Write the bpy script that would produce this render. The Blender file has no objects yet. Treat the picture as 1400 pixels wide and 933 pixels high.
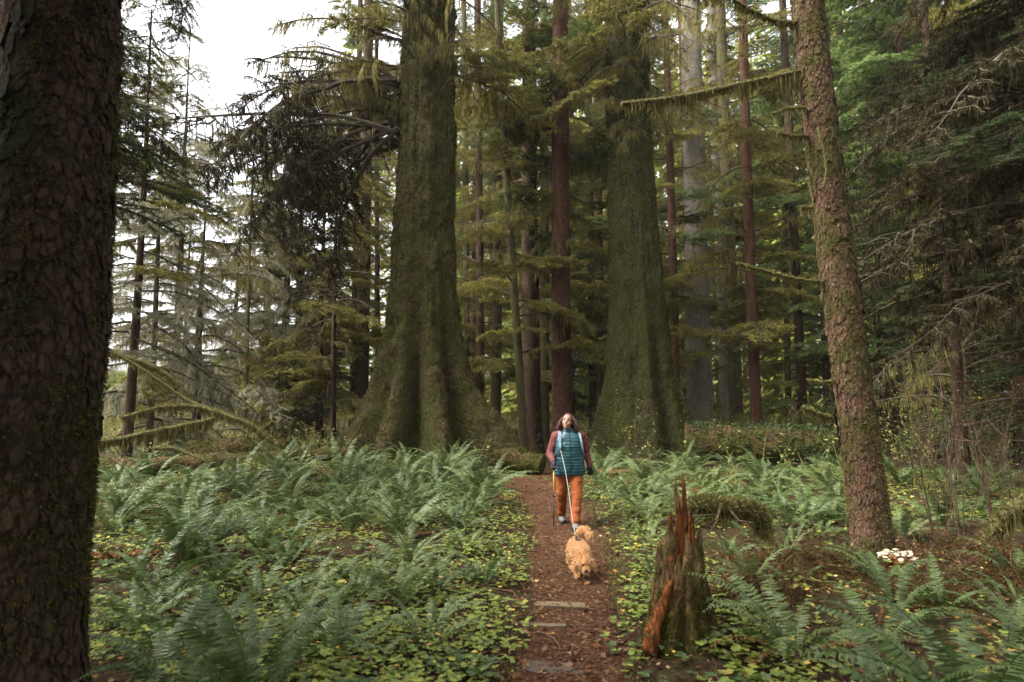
import bpy, math, random
import numpy as np
from mathutils import Vector, Matrix, Euler

random.seed(7)
RNG = np.random.default_rng(7)
SC = bpy.context.scene
COL = SC.collection
PI = math.pi

# ------------------------------------------------------------------ camera
F = 817.0                      # focal length in pixels of the 1400 px wide frame
CX, CY, HOR = 700.0, 466.5, 555.0
PITCH = math.atan((HOR - CY) / F)
CAMZ = 1.74
cam = bpy.data.cameras.new('camera')
cam.sensor_width = 36.0
cam.lens = 36.0 * F / 1400.0
cam.clip_start = 0.05
cam.clip_end = 2000.0
cam.dof.use_dof = True
cam.dof.focus_distance = 9.5
cam.dof.aperture_fstop = 2.0
camo = bpy.data.objects.new('camera', cam)
camo.location = (0, 0, CAMZ)
camo.rotation_euler = (PI / 2 + PITCH, 0, 0)
COL.objects.link(camo)
SC.camera = camo

# ------------------------------------------------------------------ world, sun, exposure
SUN_EL, SUN_AZ = math.radians(54), math.radians(-105)      # azimuth from +Y towards +X
w = bpy.data.worlds.new('World'); SC.world = w; w.use_nodes = True
nt = w.node_tree; nt.nodes.clear()
wo = nt.nodes.new('ShaderNodeOutputWorld'); bg = nt.nodes.new('ShaderNodeBackground')
sky = nt.nodes.new('ShaderNodeTexSky'); sky.sky_type = 'NISHITA'; sky.sun_disc = False
sky.sun_elevation = SUN_EL; sky.sun_rotation = SUN_AZ
sky.air_density = 1.6; sky.dust_density = 6.0; sky.ozone_density = 1.0
hs = nt.nodes.new('ShaderNodeHueSaturation'); hs.inputs['Saturation'].default_value = 0.16
nt.links.new(sky.outputs[0], hs.inputs['Color']); nt.links.new(hs.outputs[0], bg.inputs[0])
nt.links.new(bg.outputs[0], wo.inputs[0]); bg.inputs[1].default_value = 0.15
sl = bpy.data.lights.new('sun', 'SUN'); sl.energy = 1.5; sl.angle = math.radians(28); sl.color = (1.0, 0.96, 0.88)
slo = bpy.data.objects.new('sun', sl); COL.objects.link(slo)
sd = Vector((math.sin(SUN_AZ) * math.cos(SUN_EL), math.cos(SUN_AZ) * math.cos(SUN_EL), math.sin(SUN_EL)))
slo.rotation_euler = sd.to_track_quat('Z', 'Y').to_euler()
slo.location = (0, 0, 60)
SC.view_settings.view_transform = 'Standard'; SC.view_settings.look = 'None'
SC.view_settings.gamma = 1.0; SC.view_settings.use_curve_mapping = False
SC.view_settings.exposure = 2.15
SC.render.engine = 'CYCLES'
cy = SC.cycles
cy.use_denoising = True
cy.max_bounces = 4; cy.diffuse_bounces = 2; cy.glossy_bounces = 2; cy.transmission_bounces = 4; cy.volume_bounces = 1
cy.transparent_max_bounces = 4
cy.caustics_reflective = False; cy.caustics_refractive = False
cy.use_adaptive_sampling = True; cy.adaptive_threshold = 0.02

# ------------------------------------------------------------------ projection helpers (pixel + real distance -> world)
CP, SP = math.cos(PITCH), math.sin(PITCH)
def P(px, py, depth):
    u = (px - CX) / F; v = (CY - py) / F
    d = Vector((u, CP - v * SP, SP + v * CP))
    return Vector((0, 0, CAMZ)) + d * (depth / d.y)

# ------------------------------------------------------------------ noise
def _hash(ix, iy, iz):
    h = (ix.astype(np.uint32) * np.uint32(374761393) + iy.astype(np.uint32) * np.uint32(668265263)
         + iz.astype(np.uint32) * np.uint32(2246822519))
    h = (h ^ (h >> np.uint32(13))) * np.uint32(1274126177)
    h = h ^ (h >> np.uint32(16))
    return (h & np.uint32(0xFFFFFF)).astype(np.float64) / float(0xFFFFFF)
def vnoise(x, y, z):
    x = np.asarray(x, float); y = np.asarray(y, float) + 0 * x; z = np.asarray(z, float) + 0 * x
    ix = np.floor(x).astype(np.int64); iy = np.floor(y).astype(np.int64); iz = np.floor(z).astype(np.int64)
    fx, fy, fz = x - ix, y - iy, z - iz
    fx = fx * fx * (3 - 2 * fx); fy = fy * fy * (3 - 2 * fy); fz = fz * fz * (3 - 2 * fz)
    r = 0
    for dx in (0, 1):
        wx = fx if dx else 1 - fx
        for dy in (0, 1):
            wy = fy if dy else 1 - fy
            for dz in (0, 1):
                wz = fz if dz else 1 - fz
                r = r + wx * wy * wz * _hash(ix + dx, iy + dy, iz + dz)
    return r * 2 - 1
def fbm(x, y, z=0.0, o=4):
    r, a, s = 0, 0.5, 1.0
    for k in range(o):
        r = r + a * vnoise(np.asarray(x) * s + 17.3 * k, np.asarray(y) * s + 5.1 * k, np.asarray(z) * s + 9.7 * k)
        a *= 0.5; s *= 2.03
    return r
def smooth(a, b, x):
    t = np.clip((np.asarray(x, float) - a) / (b - a), 0, 1)
    return t * t * (3 - 2 * t)

# ------------------------------------------------------------------ the lie of the land
def trail_x(y):
    return np.interp(y, [-20, 0, 3.8, 6.3, 9, 11, 14, 17, 20, 24, 34], [0.1, 0.1, 0.31, 0.62, 0.78, 0.72, 0.35, 0.45, 0.7, 1.0, 1.5])
def trail_w(y):
    return np.interp(y, [-20, 3.8, 6.3, 9, 14, 17, 22, 30], [0.46, 0.44, 0.47, 0.54, 0.58, 0.5, 0.4, 0.3])
MOUNDS = [(-2.7, 17.4, 2.6, 0.35), (4.2, 19.4, 2.2, 0.3), (3.1, 7.4, 0.9, 0.22), (1.3, 4.6, 0.5, 0.10), (-5.6, 11.5, 1.8, 0.28),
          (-2.6, 6.9, 0.8, 0.10), (2.6, 5.0, 0.7, 0.12), (-4.2, 14, 2.5, 0.25), (6, 12, 2.5, 0.2)]
def H(x, y):
    x = np.asarray(x, float); y = np.asarray(y, float)
    d = np.abs(x - trail_x(y)) / trail_w(y)
    off = smooth(0.7, 2.2, d)
    far = smooth(22, 60, y)
    h = off * (0.10 + 0.16 * fbm(x * 0.4, y * 0.4, 3.1, 4) + 0.05 * fbm(x * 2.3, y * 2.3, 1.0, 2))
    h = h + 0.5 * far * fbm(x * 0.06, y * 0.06, 8.0, 3) + 0.012 * fbm(x * 3, y * 3, 4.2, 3)
    for mx, my, s, a in MOUNDS:
        h = h + a * off * np.exp(-((x - mx) ** 2 + (y - my) ** 2) / (s * s))
    return h
_HX, _HY = np.meshgrid(np.arange(-40, 40.01, 0.1), np.arange(-8, 45.01, 0.1))
_HG = H(_HX, _HY).tolist()
def Hs(x, y):
    if not (-40 < x < 39.8 and -8 < y < 44.8): return float(H(np.array([x]), np.array([y]))[0])
    fx, fy = (x + 40) * 10, (y + 8) * 10; i, j = int(fx), int(fy); u, v = fx - i, fy - j
    return (_HG[j][i] * (1 - u) + _HG[j][i + 1] * u) * (1 - v) + (_HG[j + 1][i] * (1 - u) + _HG[j + 1][i + 1] * u) * v
def G(px, py):
    """ground point seen at a pixel"""
    d = 1.74 * F / max(py - HOR, 3)
    for _ in range(12):
        p = P(px, py, d); z = Hs(p.x, p.y)
        d = d + (p.z - z) * F / max(py - HOR, 3) * 0.8
    p = P(px, py, d); return Vector((p.x, p.y, Hs(p.x, p.y)))
def GD(px, depth):
    """ground point at a pixel column and a distance"""
    p = P(px, HOR, depth); return Vector((p.x, p.y, Hs(p.x, p.y)))

# ------------------------------------------------------------------ mesh building
class MB:
    def __init__(s): s.v = []; s.q = []; s.t = []; s.n = 0
    def add(s, v, q=None, t=None):
        v = np.asarray(v, float).reshape(-1, 3)
        if q is not None and len(q): s.q.append(np.asarray(q, np.int64).reshape(-1, 4) + s.n)
        if t is not None and len(t): s.t.append(np.asarray(t, np.int64).reshape(-1, 3) + s.n)
        s.v.append(v); s.n += len(v); return s
    def mesh(s, name, mat, smoothf=False):
        m = bpy.data.meshes.new(name)
        v = np.concatenate(s.v) if s.v else np.zeros((0, 3))
        q = np.concatenate(s.q) if s.q else np.zeros((0, 4), np.int64)
        t = np.concatenate(s.t) if s.t else np.zeros((0, 3), np.int64)
        m.vertices.add(len(v)); m.vertices.foreach_set('co', v.astype(np.float32).ravel())
        li = np.concatenate([q.ravel(), t.ravel()])
        m.loops.add(len(li)); m.loops.foreach_set('vertex_index', li.astype(np.int32))
        st = np.concatenate([np.arange(len(q)) * 4, len(q) * 4 + np.arange(len(t)) * 3])
        m.polygons.add(len(st)); m.polygons.foreach_set('loop_start', st.astype(np.int32))
        m.polygons.foreach_set('use_smooth', np.full(len(st), smoothf))
        if mat: m.materials.append(mat)
        m.update(calc_edges=True)
        return m
    def build(s, name, mat, parent=None, smoothf=False, loc=None):
        return link(name, s.mesh(name, mat, smoothf), parent, loc)
def link(name, data, parent=None, loc=None, rot=None, scale=None):
    o = bpy.data.objects.new(name, data)
    if parent is not None: o.parent = parent
    if loc is not None: o.location = loc
    if rot is not None: o.rotation_euler = rot
    if scale is not None: o.scale = scale if hasattr(scale, '__len__') else (scale,) * 3
    COL.objects.link(o); return o
def tag(o, label=None, cat=None, group=None, kind=None):
    if label: o['label'] = label
    if cat: o['category'] = cat
    if group: o['group'] = group
    if kind: o['kind'] = kind
    return o
def thing(name, loc, label, cat, group=None, rz=0.0):
    o = bpy.data.objects.new(name, None); o.empty_display_size = 0.1
    o.location = loc; o.rotation_euler = (0, 0, rz); COL.objects.link(o)
    return tag(o, label, cat, group)

def tube(path, rad, sides=6, cap=True):
    path = np.asarray(path, float); n = len(path)
    rad = np.broadcast_to(np.asarray(rad, float), (n,))
    tan = np.gradient(path, axis=0); tan /= np.linalg.norm(tan, axis=1)[:, None] + 1e-9
    ref = np.array([0.0, 0, 1.0]) if abs(tan[:, 2]).mean() < 0.8 else np.array([1.0, 0, 0])
    a = np.cross(tan, ref); a /= np.linalg.norm(a, axis=1)[:, None] + 1e-9
    b = np.cross(tan, a)
    th = np.arange(sides) / sides * 2 * PI
    v = path[:, None, :] + rad[:, None, None] * (np.cos(th)[None, :, None] * a[:, None, :] + np.sin(th)[None, :, None] * b[:, None, :])
    i = np.arange(n - 1)[:, None] * sides; j = np.arange(sides)[None, :]; k = (j + 1) % sides
    q = np.stack([i + j, i + k, i + sides + k, i + sides + j], -1).reshape(-1, 4)
    v = v.reshape(-1, 3); t = None
    if cap:
        v = np.concatenate([v, path[:1], path[-1:]]); c0, c1 = n * sides, n * sides + 1
        jj = np.arange(sides); kk = (jj + 1) % sides
        t = np.concatenate([np.stack([np.full(sides, c0), kk, jj], -1), np.stack([np.full(sides, c1), (n - 1) * sides + jj, (n - 1) * sides + kk], -1)])
    return v, q, t
def blades(p, d, wv):
    """rhombic leaf: base, side, tip, side"""
    p = np.asarray(p, float); d = np.asarray(d, float); wv = np.asarray(wv, float); n = len(p)
    v = np.stack([p, p + 0.42 * d + wv, p + d, p + 0.42 * d - wv], 1)
    return v.reshape(-1, 3), np.arange(4 * n).reshape(n, 4)
def ribbons(p, ln, wd, rng, sway=0.15):
    """hanging tapered strands"""
    n = len(p); an = rng.uniform(0, 2 * PI, n); s = np.stack([np.cos(an), np.sin(an), 0 * an], 1) * wd[:, None]
    dn = np.zeros((n, 3)); dn[:, 2] = -ln
    m = p + dn * 0.45 + rng.normal(0, sway, (n, 3)) * ln[:, None] * 0.35
    e = p + dn + rng.normal(0, sway, (n, 3)) * ln[:, None] * 0.5
    v = np.stack([p - s * .7, p + s * .7, m - s, m + s, e - s * .12, e + s * .12], 1)
    b = np.arange(n)[:, None] * 6
    q = np.concatenate([b + np.array([[0, 1, 3, 2]]), b + np.array([[2, 3, 5, 4]])])
    return v.reshape(-1, 3), q
def unit(v): return v / (np.linalg.norm(v, axis=-1, keepdims=True) + 1e-9)
def ellipsoid(c, r, seg=16, rings=10, rot=None):
    th = np.linspace(0, 2 * PI, seg, endpoint=False); ph = np.linspace(-PI / 2, PI / 2, rings)
    v = np.stack([np.outer(np.cos(ph), np.cos(th)), np.outer(np.cos(ph), np.sin(th)), np.outer(np.sin(ph), np.ones(seg))], -1).reshape(-1, 3) * np.asarray(r)
    if rot is not None: v = v @ np.array(Euler(rot).to_matrix()).T
    i = np.arange(rings - 1)[:, None] * seg; j = np.arange(seg)[None, :]; k = (j + 1) % seg
    q = np.stack([i + j, i + k, i + seg + k, i + seg + j], -1).reshape(-1, 4)
    return v + np.asarray(c), q
TMP = bpy.data.scenes.new('workbench')
def bake(o, mods, name, mat, parent=None, smoothf=True):
    """apply modifiers given as (type, dict) and return a plain mesh object"""
    for ty, kw in mods:
        m = o.modifiers.new(ty.lower(), ty)
        for k, v in kw.items(): setattr(m, k, v)
    TMP.view_layers[0].update(); dg = TMP.view_layers[0].depsgraph
    me = bpy.data.meshes.new_from_object(o.evaluated_get(dg)); me.name = name
    old = o.data; bpy.data.objects.remove(o); bpy.data.meshes.remove(old)
    me.materials.clear(); me.materials.append(mat)
    me.polygons.foreach_set('use_smooth', np.full(len(me.polygons), smoothf))
    return link(name, me, parent)

# ------------------------------------------------------------------ materials
def newmat(name):
    m = bpy.data.materials.new(name); m.use_nodes = True
    nt = m.node_tree; nt.nodes.clear()
    out = nt.nodes.new('ShaderNodeOutputMaterial')
    return m, nt, out
def nd(nt, ty, **kw):
    n = nt.nodes.new('ShaderNode' + ty)
    for k, v in kw.items():
        if k.startswith('i_'):
            n.inputs[k[2:].replace('_', ' ')].default_value = v
        else: setattr(n, k, v)
    return n
def ramp(nt, fac, stops, interp='LINEAR'):
    r = nt.nodes.new('ShaderNodeValToRGB'); e = r.color_ramp.elements; r.color_ramp.interpolation = interp
    while len(e) < len(stops): e.new(0.5)
    for k, (p, c) in enumerate(stops):
        e[k].position = p; e[k].color = tuple(c) + (1,) if len(c) == 3 else c
    nt.links.new(fac, r.inputs[0]); return r.outputs[0]
def mixc(nt, fac, a, b, mode='MIX'):
    m = nt.nodes.new('ShaderNodeMix'); m.data_type = 'RGBA'; m.blend_type = mode
    for s, v in ((0, fac), (6, a), (7, b)):
        if hasattr(v, 'is_linked') or isinstance(v, bpy.types.NodeSocket): nt.links.new(v, m.inputs[s])
        else: m.inputs[s].default_value = v if not hasattr(v, '__len__') or len(v) == 4 else tuple(v) + (1,)
    return m.outputs[2]
def coords(nt, scale=(1, 1, 1), kind='Object'):
    tc = nd(nt, 'TexCoord'); mp = nd(nt, 'Mapping'); mp.inputs['Scale'].default_value = scale
    nt.links.new(tc.outputs[kind], mp.inputs[0]); return mp.outputs[0]
def noise(nt, co, scale, detail=5, rough=0.6, dist=0.0):
    n = nd(nt, 'TexNoise', i_Scale=scale, i_Detail=detail, i_Roughness=rough, i_Distortion=dist)
    nt.links.new(co, n.inputs['Vector']); return n.outputs['Fac']
def voro(nt, co, scale, feature='F1', out='Distance'):
    n = nd(nt, 'TexVoronoi', feature=feature, i_Scale=scale); nt.links.new(co, n.inputs['Vector']); return n.outputs[out]
def math_(nt, op, a, b=None):
    m = nd(nt, 'Math', operation=op)
    for s, v in ((0, a), (1, b)):
        if v is None: continue
        if isinstance(v, bpy.types.NodeSocket): nt.links.new(v, m.inputs[s])
        else: m.inputs[s].default_value = v
    return m.outputs[0]
def finish(nt, out, col, rough=0.85, height=None, bump=0.5, dist=0.02, spec=0.25):
    b = nd(nt, 'BsdfPrincipled', i_Roughness=rough); b.inputs['Specular IOR Level'].default_value = spec
    if isinstance(col, bpy.types.NodeSocket): nt.links.new(col, b.inputs['Base Color'])
    else: b.inputs['Base Color'].default_value = tuple(col) + (1,)
    if height is not None:
        bp = nd(nt, 'Bump', i_Strength=bump, i_Distance=dist); nt.links.new(height, bp.inputs['Height']); nt.links.new(bp.outputs[0], b.inputs['Normal'])
    nt.links.new(b.outputs[0], out.inputs[0]); return b
def leaf_mat(name, cols, trans=0.3, rough=0.6, spec=0.25, objvar=0.0, tcol=None):
    m, nt, out = newmat(name)
    g = nd(nt, 'NewGeometry')
    n = len(cols)
    c = ramp(nt, g.outputs['Random Per Island'], [(k / max(n - 1, 1), cc) for k, cc in enumerate(cols)])
    if objvar:
        oi = nd(nt, 'ObjectInfo'); hv = nd(nt, 'HueSaturation')
        v = math_(nt, 'MULTIPLY_ADD', oi.outputs['Random'], objvar * 2); v.node.inputs[2].default_value = 1 - objvar
        nt.links.new(v, hv.inputs['Value']); nt.links.new(c, hv.inputs['Color']); c = hv.outputs[0]
    b = nd(nt, 'BsdfPrincipled', i_Roughness=rough); b.inputs['Specular IOR Level'].default_value = spec
    nt.links.new(c, b.inputs['Base Color'])
    if trans:
        t = nd(nt, 'BsdfTranslucent'); nt.links.new(c if tcol is None else mixc(nt, 0.6, c, tcol), t.inputs[0])
        mx = nd(nt, 'MixShader'); mx.inputs[0].default_value = trans
        nt.links.new(b.outputs[0], mx.inputs[1]); nt.links.new(t.outputs[0], mx.inputs[2]); nt.links.new(mx.outputs[0], out.inputs[0])
    else: nt.links.new(b.outputs[0], out.inputs[0])
    return m
def bark_mat(name, dark, mid, light, moss=None, moss_lo=0.45, moss_hi=0.6, scale=6.0, zs=0.25, bump=0.8, dist=0.03, speck=None, fine=40.0):
    m, nt, out = newmat(name)
    co = coords(nt, (1, 1, zs)); co2 = coords(nt)
    n1 = noise(nt, co, scale, 8, 0.68, 0.4)
    v1 = voro(nt, co, scale * 2.2, 'DISTANCE_TO_EDGE')
    h = math_(nt, 'ADD', n1, math_(nt, 'MULTIPLY', math_(nt, 'MINIMUM', v1, 0.25), 1.2))
    c = ramp(nt, h, [(0.36, dark), (0.56, mid), (0.82, light)])
    big = noise(nt, co2, 1.1, 4)
    c = mixc(nt, math_(nt, 'MULTIPLY', big, 0.5), c, mid)
    hh = h
    if moss is not None:
        mk = noise(nt, co2, 1.7, 7, 0.66, 0.3)
        fac = ramp(nt, mk, [(moss_lo, (0, 0, 0)), (moss_hi, (1, 1, 1))])
        fz = noise(nt, co2, fine, 5, 0.7)
        mc = ramp(nt, fz, [(0.3, tuple(x * 0.35 for x in moss)), (0.52, moss), (0.75, tuple(min(1, x * 1.9) for x in moss))])
        c = mixc(nt, fac, c, mc)
        hh = math_(nt, 'ADD', h, math_(nt, 'MULTIPLY', math_(nt, 'MULTIPLY', fz, fac), 1.1))
    if speck is not None:
        sv = noise(nt, co2, 14.0, 4, 0.6)
        c = mixc(nt, ramp(nt, sv, [(0.66, (0, 0, 0)), (0.72, (0.8, 0.8, 0.8))]), c, speck)
    finish(nt, out, c, 0.92, hh, bump, dist, 0.12)
    return m
def plain_mat(name, c1, c2, scale=20, rough=0.8, bump=0.2, stretch=(1, 1, 1), dist=0.01, spec=0.3):
    m, nt, out = newmat(name)
    co = coords(nt, stretch); n = noise(nt, co, scale, 6, 0.6)
    finish(nt, out, ramp(nt, n, [(0.3, c1), (0.7, c2)]), rough, n, bump, dist, spec); return m

M = {}
M['moss_bark'] = bark_mat('mossy_bark', (0.009, 0.006, 0.003), (0.036, 0.025, 0.011), (0.072, 0.055, 0.024), (0.042, 0.041, 0.010), 0.38, 0.56, 5.0, 0.5, 1.0, 0.08, fine=16)
M['moss_bark_deep'] = bark_mat('deep_mossy_bark', (0.007, 0.005, 0.003), (0.024, 0.017, 0.009), (0.048, 0.031, 0.016), (0.034, 0.036, 0.009), 0.34, 0.50, 5.0, 0.5, 1.0, 0.08, fine=16)
M['red_bark'] = bark_mat('red_brown_bark', (0.015, 0.006, 0.004), (0.050, 0.022, 0.012), (0.099, 0.053, 0.033), (0.033, 0.028, 0.007), 0.60, 0.78, 9.0, 0.28, 0.9, 0.02)
M['dark_bark'] = bark_mat('dark_brown_bark', (0.010, 0.006, 0.004), (0.032, 0.018, 0.011), (0.07, 0.045, 0.028), (0.045, 0.042, 0.014), 0.55, 0.72, 9.0, 0.28, 0.9, 0.02)
M['olive_bark'] = bark_mat('olive_lichen_bark', (0.017, 0.013, 0.007), (0.049, 0.036, 0.020), (0.098, 0.079, 0.045), (0.064, 0.058, 0.018), 0.42, 0.6, 8.0, 0.28, 0.9, 0.02)
M['grey_bark'] = bark_mat('pale_grey_bark', (0.05, 0.042, 0.032), (0.13, 0.11, 0.085), (0.22, 0.195, 0.155), (0.10, 0.095, 0.04), 0.55, 0.7, 8.0, 0.25, 0.8, 0.02)
M['scaly_bark'] = bark_mat('scaly_red_bark', (0.020, 0.011, 0.006), (0.072, 0.040, 0.024), (0.14, 0.085, 0.056), (0.062, 0.056, 0.016), 0.45, 0.60, 11.0, 0.5, 1.0, 0.02, speck=(0.22, 0.19, 0.14), fine=60)
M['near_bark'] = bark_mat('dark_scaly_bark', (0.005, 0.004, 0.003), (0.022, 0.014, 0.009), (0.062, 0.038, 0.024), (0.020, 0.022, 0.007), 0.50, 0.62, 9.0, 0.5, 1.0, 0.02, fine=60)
M['log_bark'] = bark_mat('mossy_log', (0.014, 0.009, 0.005), (0.05, 0.03, 0.014), (0.11, 0.07, 0.03), (0.06, 0.06, 0.014), 0.40, 0.56, 6.0, 1.0, 1.0, 0.04, fine=40)
M['rot_log'] = bark_mat('rotten_log', (0.020, 0.008, 0.004), (0.09, 0.034, 0.012), (0.17, 0.07, 0.024), (0.05, 0.048, 0.014), 0.52, 0.66, 8.0, 1.0, 1.0, 0.03)
M['rot_wood'] = bark_mat('orange_rotten_wood', (0.014, 0.006, 0.003), (0.090, 0.030, 0.010), (0.22, 0.075, 0.020), (0.07, 0.06, 0.02), 0.62, 0.75, 14.0, 0.12, 1.0, 0.02)
M['stump_wood'] = bark_mat('brown_stump_wood', (0.018, 0.010, 0.006), (0.085, 0.045, 0.020), (0.17, 0.10, 0.05), (0.075, 0.075, 0.022), 0.44, 0.60, 14.0, 0.12, 1.0, 0.025)
M['twig'] = plain_mat('twig_wood', (0.05, 0.028, 0.016), (0.14, 0.085, 0.05), 30)
M['branch'] = plain_mat('branch_wood', (0.020, 0.014, 0.008), (0.075, 0.058, 0.032), 12, 0.9, 0.5)
M['branch_moss'] = plain_mat('mossed_branch', (0.045, 0.040, 0.012), (0.13, 0.12, 0.042), 25, 0.95, 0.6, dist=0.02)
M['needle_olive'] = leaf_mat('olive_needles', [(0.119, 0.107, 0.025), (0.208, 0.183, 0.046), (0.149, 0.151, 0.030), (0.288, 0.246, 0.071)], 0.32, 0.8, 0.1, 0.25)
M['needle_green'] = leaf_mat('green_needles', [(0.061, 0.088, 0.026), (0.111, 0.152, 0.044), (0.145, 0.184, 0.058), (0.085, 0.112, 0.036)], 0.32, 0.7, 0.15, 0.25)
M['needle_bright'] = leaf_mat('bright_needles', [(0.096, 0.143, 0.041), (0.152, 0.217, 0.062), (0.184, 0.247, 0.078), (0.120, 0.165, 0.054)], 0.36, 0.7, 0.15, 0.2)
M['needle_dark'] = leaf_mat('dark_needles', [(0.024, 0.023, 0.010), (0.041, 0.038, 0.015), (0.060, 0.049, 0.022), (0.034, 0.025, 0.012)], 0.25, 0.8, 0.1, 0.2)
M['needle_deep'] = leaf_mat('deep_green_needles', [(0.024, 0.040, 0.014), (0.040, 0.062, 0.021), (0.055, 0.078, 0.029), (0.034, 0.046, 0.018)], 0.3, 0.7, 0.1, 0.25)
M['moss_hang'] = leaf_mat('hanging_moss', [(0.128, 0.110, 0.028), (0.188, 0.163, 0.048), (0.240, 0.204, 0.069), (0.098, 0.081, 0.021)], 0.3, 0.95, 0.05, 0.2)
M['moss_brown'] = leaf_mat('brown_hanging_moss', [(0.020, 0.015, 0.009), (0.040, 0.030, 0.018), (0.030, 0.024, 0.012), (0.062, 0.05, 0.028)], 0.2, 0.95, 0.05, 0.15)
M['needle_lit_tint'] = leaf_mat('lit_tint_needles', [(0.19, 0.18, 0.10), (0.26, 0.25, 0.16), (0.22, 0.22, 0.12), (0.32, 0.30, 0.21)], 0.35, 0.85, 0.05, 0.2)  # paler needle colour stands in for the bright light around the clearing
M['moss_lit_tint'] = leaf_mat('lit_tint_hanging_lichen', [(0.24, 0.225, 0.14), (0.31, 0.295, 0.20), (0.20, 0.19, 0.11), (0.36, 0.34, 0.25)], 0.35, 0.95, 0.05, 0.2)  # hanging lichen with the clearing's brightness put into its colour
M['moss_tuft'] = leaf_mat('moss_tufts', [(0.029, 0.030, 0.005), (0.054, 0.055, 0.009), (0.080, 0.075, 0.014), (0.040, 0.034, 0.007)], 0.2, 0.95, 0.05)
M['moss_gold'] = leaf_mat('golden_moss_tufts', [(0.09, 0.078, 0.022), (0.14, 0.125, 0.04), (0.19, 0.165, 0.065), (0.07, 0.062, 0.018)], 0.25, 0.95, 0.05)
M['fern'] = leaf_mat('fern_leaf', [(0.065, 0.092, 0.026), (0.087, 0.119, 0.036), (0.101, 0.128, 0.042), (0.073, 0.104, 0.028)], 0.25, 0.48, 0.35, 0.25)
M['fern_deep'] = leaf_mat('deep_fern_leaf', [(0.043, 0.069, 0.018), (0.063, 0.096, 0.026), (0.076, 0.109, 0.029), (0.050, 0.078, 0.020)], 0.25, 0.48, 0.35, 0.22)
M['fern_dead'] = leaf_mat('dead_fern_leaf', [(0.10, 0.045, 0.018), (0.17, 0.08, 0.03), (0.12, 0.07, 0.03)], 0.2, 0.9, 0.1)
M['cover'] = leaf_mat('ground_cover_leaf', [(0.111, 0.159, 0.024), (0.167, 0.217, 0.040), (0.077, 0.114, 0.019), (0.223, 0.255, 0.058), (0.140, 0.179, 0.028), (0.265, 0.243, 0.041), (0.092, 0.134, 0.028), (0.182, 0.217, 0.048)], 0.25, 0.6, 0.25)
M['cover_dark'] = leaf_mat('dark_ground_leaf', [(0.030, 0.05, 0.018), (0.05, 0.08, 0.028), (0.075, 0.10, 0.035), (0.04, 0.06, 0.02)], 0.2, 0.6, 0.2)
M['yellow_leaf'] = leaf_mat('fallen_yellow_leaf', [(0.36, 0.22, 0.035), (0.44, 0.29, 0.07), (0.26, 0.13, 0.028), (0.42, 0.33, 0.16), (0.30, 0.11, 0.03)], 0.15, 0.7, 0.2)
M['litter'] = leaf_mat('leaf_litter', [(0.064, 0.027, 0.011), (0.120, 0.054, 0.024), (0.041, 0.018, 0.009), (0.165, 0.086, 0.041), (0.083, 0.035, 0.013), (0.210, 0.128, 0.068), (0.053, 0.026, 0.013)], 0.0, 0.9, 0.1)
M['brush'] = leaf_mat('brush_leaf', [(0.176, 0.162, 0.053), (0.263, 0.247, 0.082), (0.211, 0.213, 0.065), (0.351, 0.306, 0.117)], 0.3, 0.85, 0.1)
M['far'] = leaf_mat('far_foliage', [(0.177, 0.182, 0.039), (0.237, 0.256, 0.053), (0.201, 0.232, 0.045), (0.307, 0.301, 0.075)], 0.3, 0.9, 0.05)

def ground_material(trail):
    m, nt, out = newmat('trail_earth' if trail else 'forest_floor')
    co = coords(nt)
    n1 = noise(nt, co, 2.2, 8, 0.65); n2 = noise(nt, co, 38.0, 6, 0.75); v = voro(nt, co, 42.0, 'F1', 'Color'); ve = voro(nt, co, 42.0, 'DISTANCE_TO_EDGE')
    sep = nd(nt, 'SeparateColor'); nt.links.new(v, sep.inputs[0])
    if trail:
        c = ramp(nt, n2, [(0.28, (0.016, 0.008, 0.005)), (0.5, (0.055, 0.025, 0.013)), (0.72, (0.105, 0.052, 0.027))])
        fl = ramp(nt, sep.outputs[0], [(0.0, (0.028, 0.013, 0.007)), (0.5, (0.068, 0.030, 0.014)), (0.9, (0.13, 0.064, 0.03)), (1.0, (0.19, 0.12, 0.07))])
        c = mixc(nt, 0.5, c, fl)
        c = mixc(nt, ramp(nt, n1, [(0.52, (0, 0, 0)), (0.72, (0.55, 0.55, 0.55))]), c, (0.045, 0.022, 0.012))
    else:
        c = ramp(nt, n2, [(0.28, (0.008, 0.005, 0.003)), (0.5, (0.026, 0.015, 0.008)), (0.74, (0.060, 0.035, 0.018))])
        fl = ramp(nt, sep.outputs[0], [(0.0, (0.020, 0.011, 0.006)), (0.6, (0.050, 0.028, 0.012)), (1.0, (0.10, 0.066, 0.03))])
        c = mixc(nt, 0.45, c, fl)
        ms = ramp(nt, n2, [(0.3, (0.016, 0.018, 0.006)), (0.7, (0.060, 0.060, 0.017))])
        c = mixc(nt, ramp(nt, n1, [(0.48, (0, 0, 0)), (0.66, (1, 1, 1))]), c, ms)
    h = math_(nt, 'ADD', n2, math_(nt, 'MULTIPLY', ve, 0.5))
    finish(nt, out, c, 0.95, h, 0.9, 0.03, 0.1)
    return m

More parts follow.
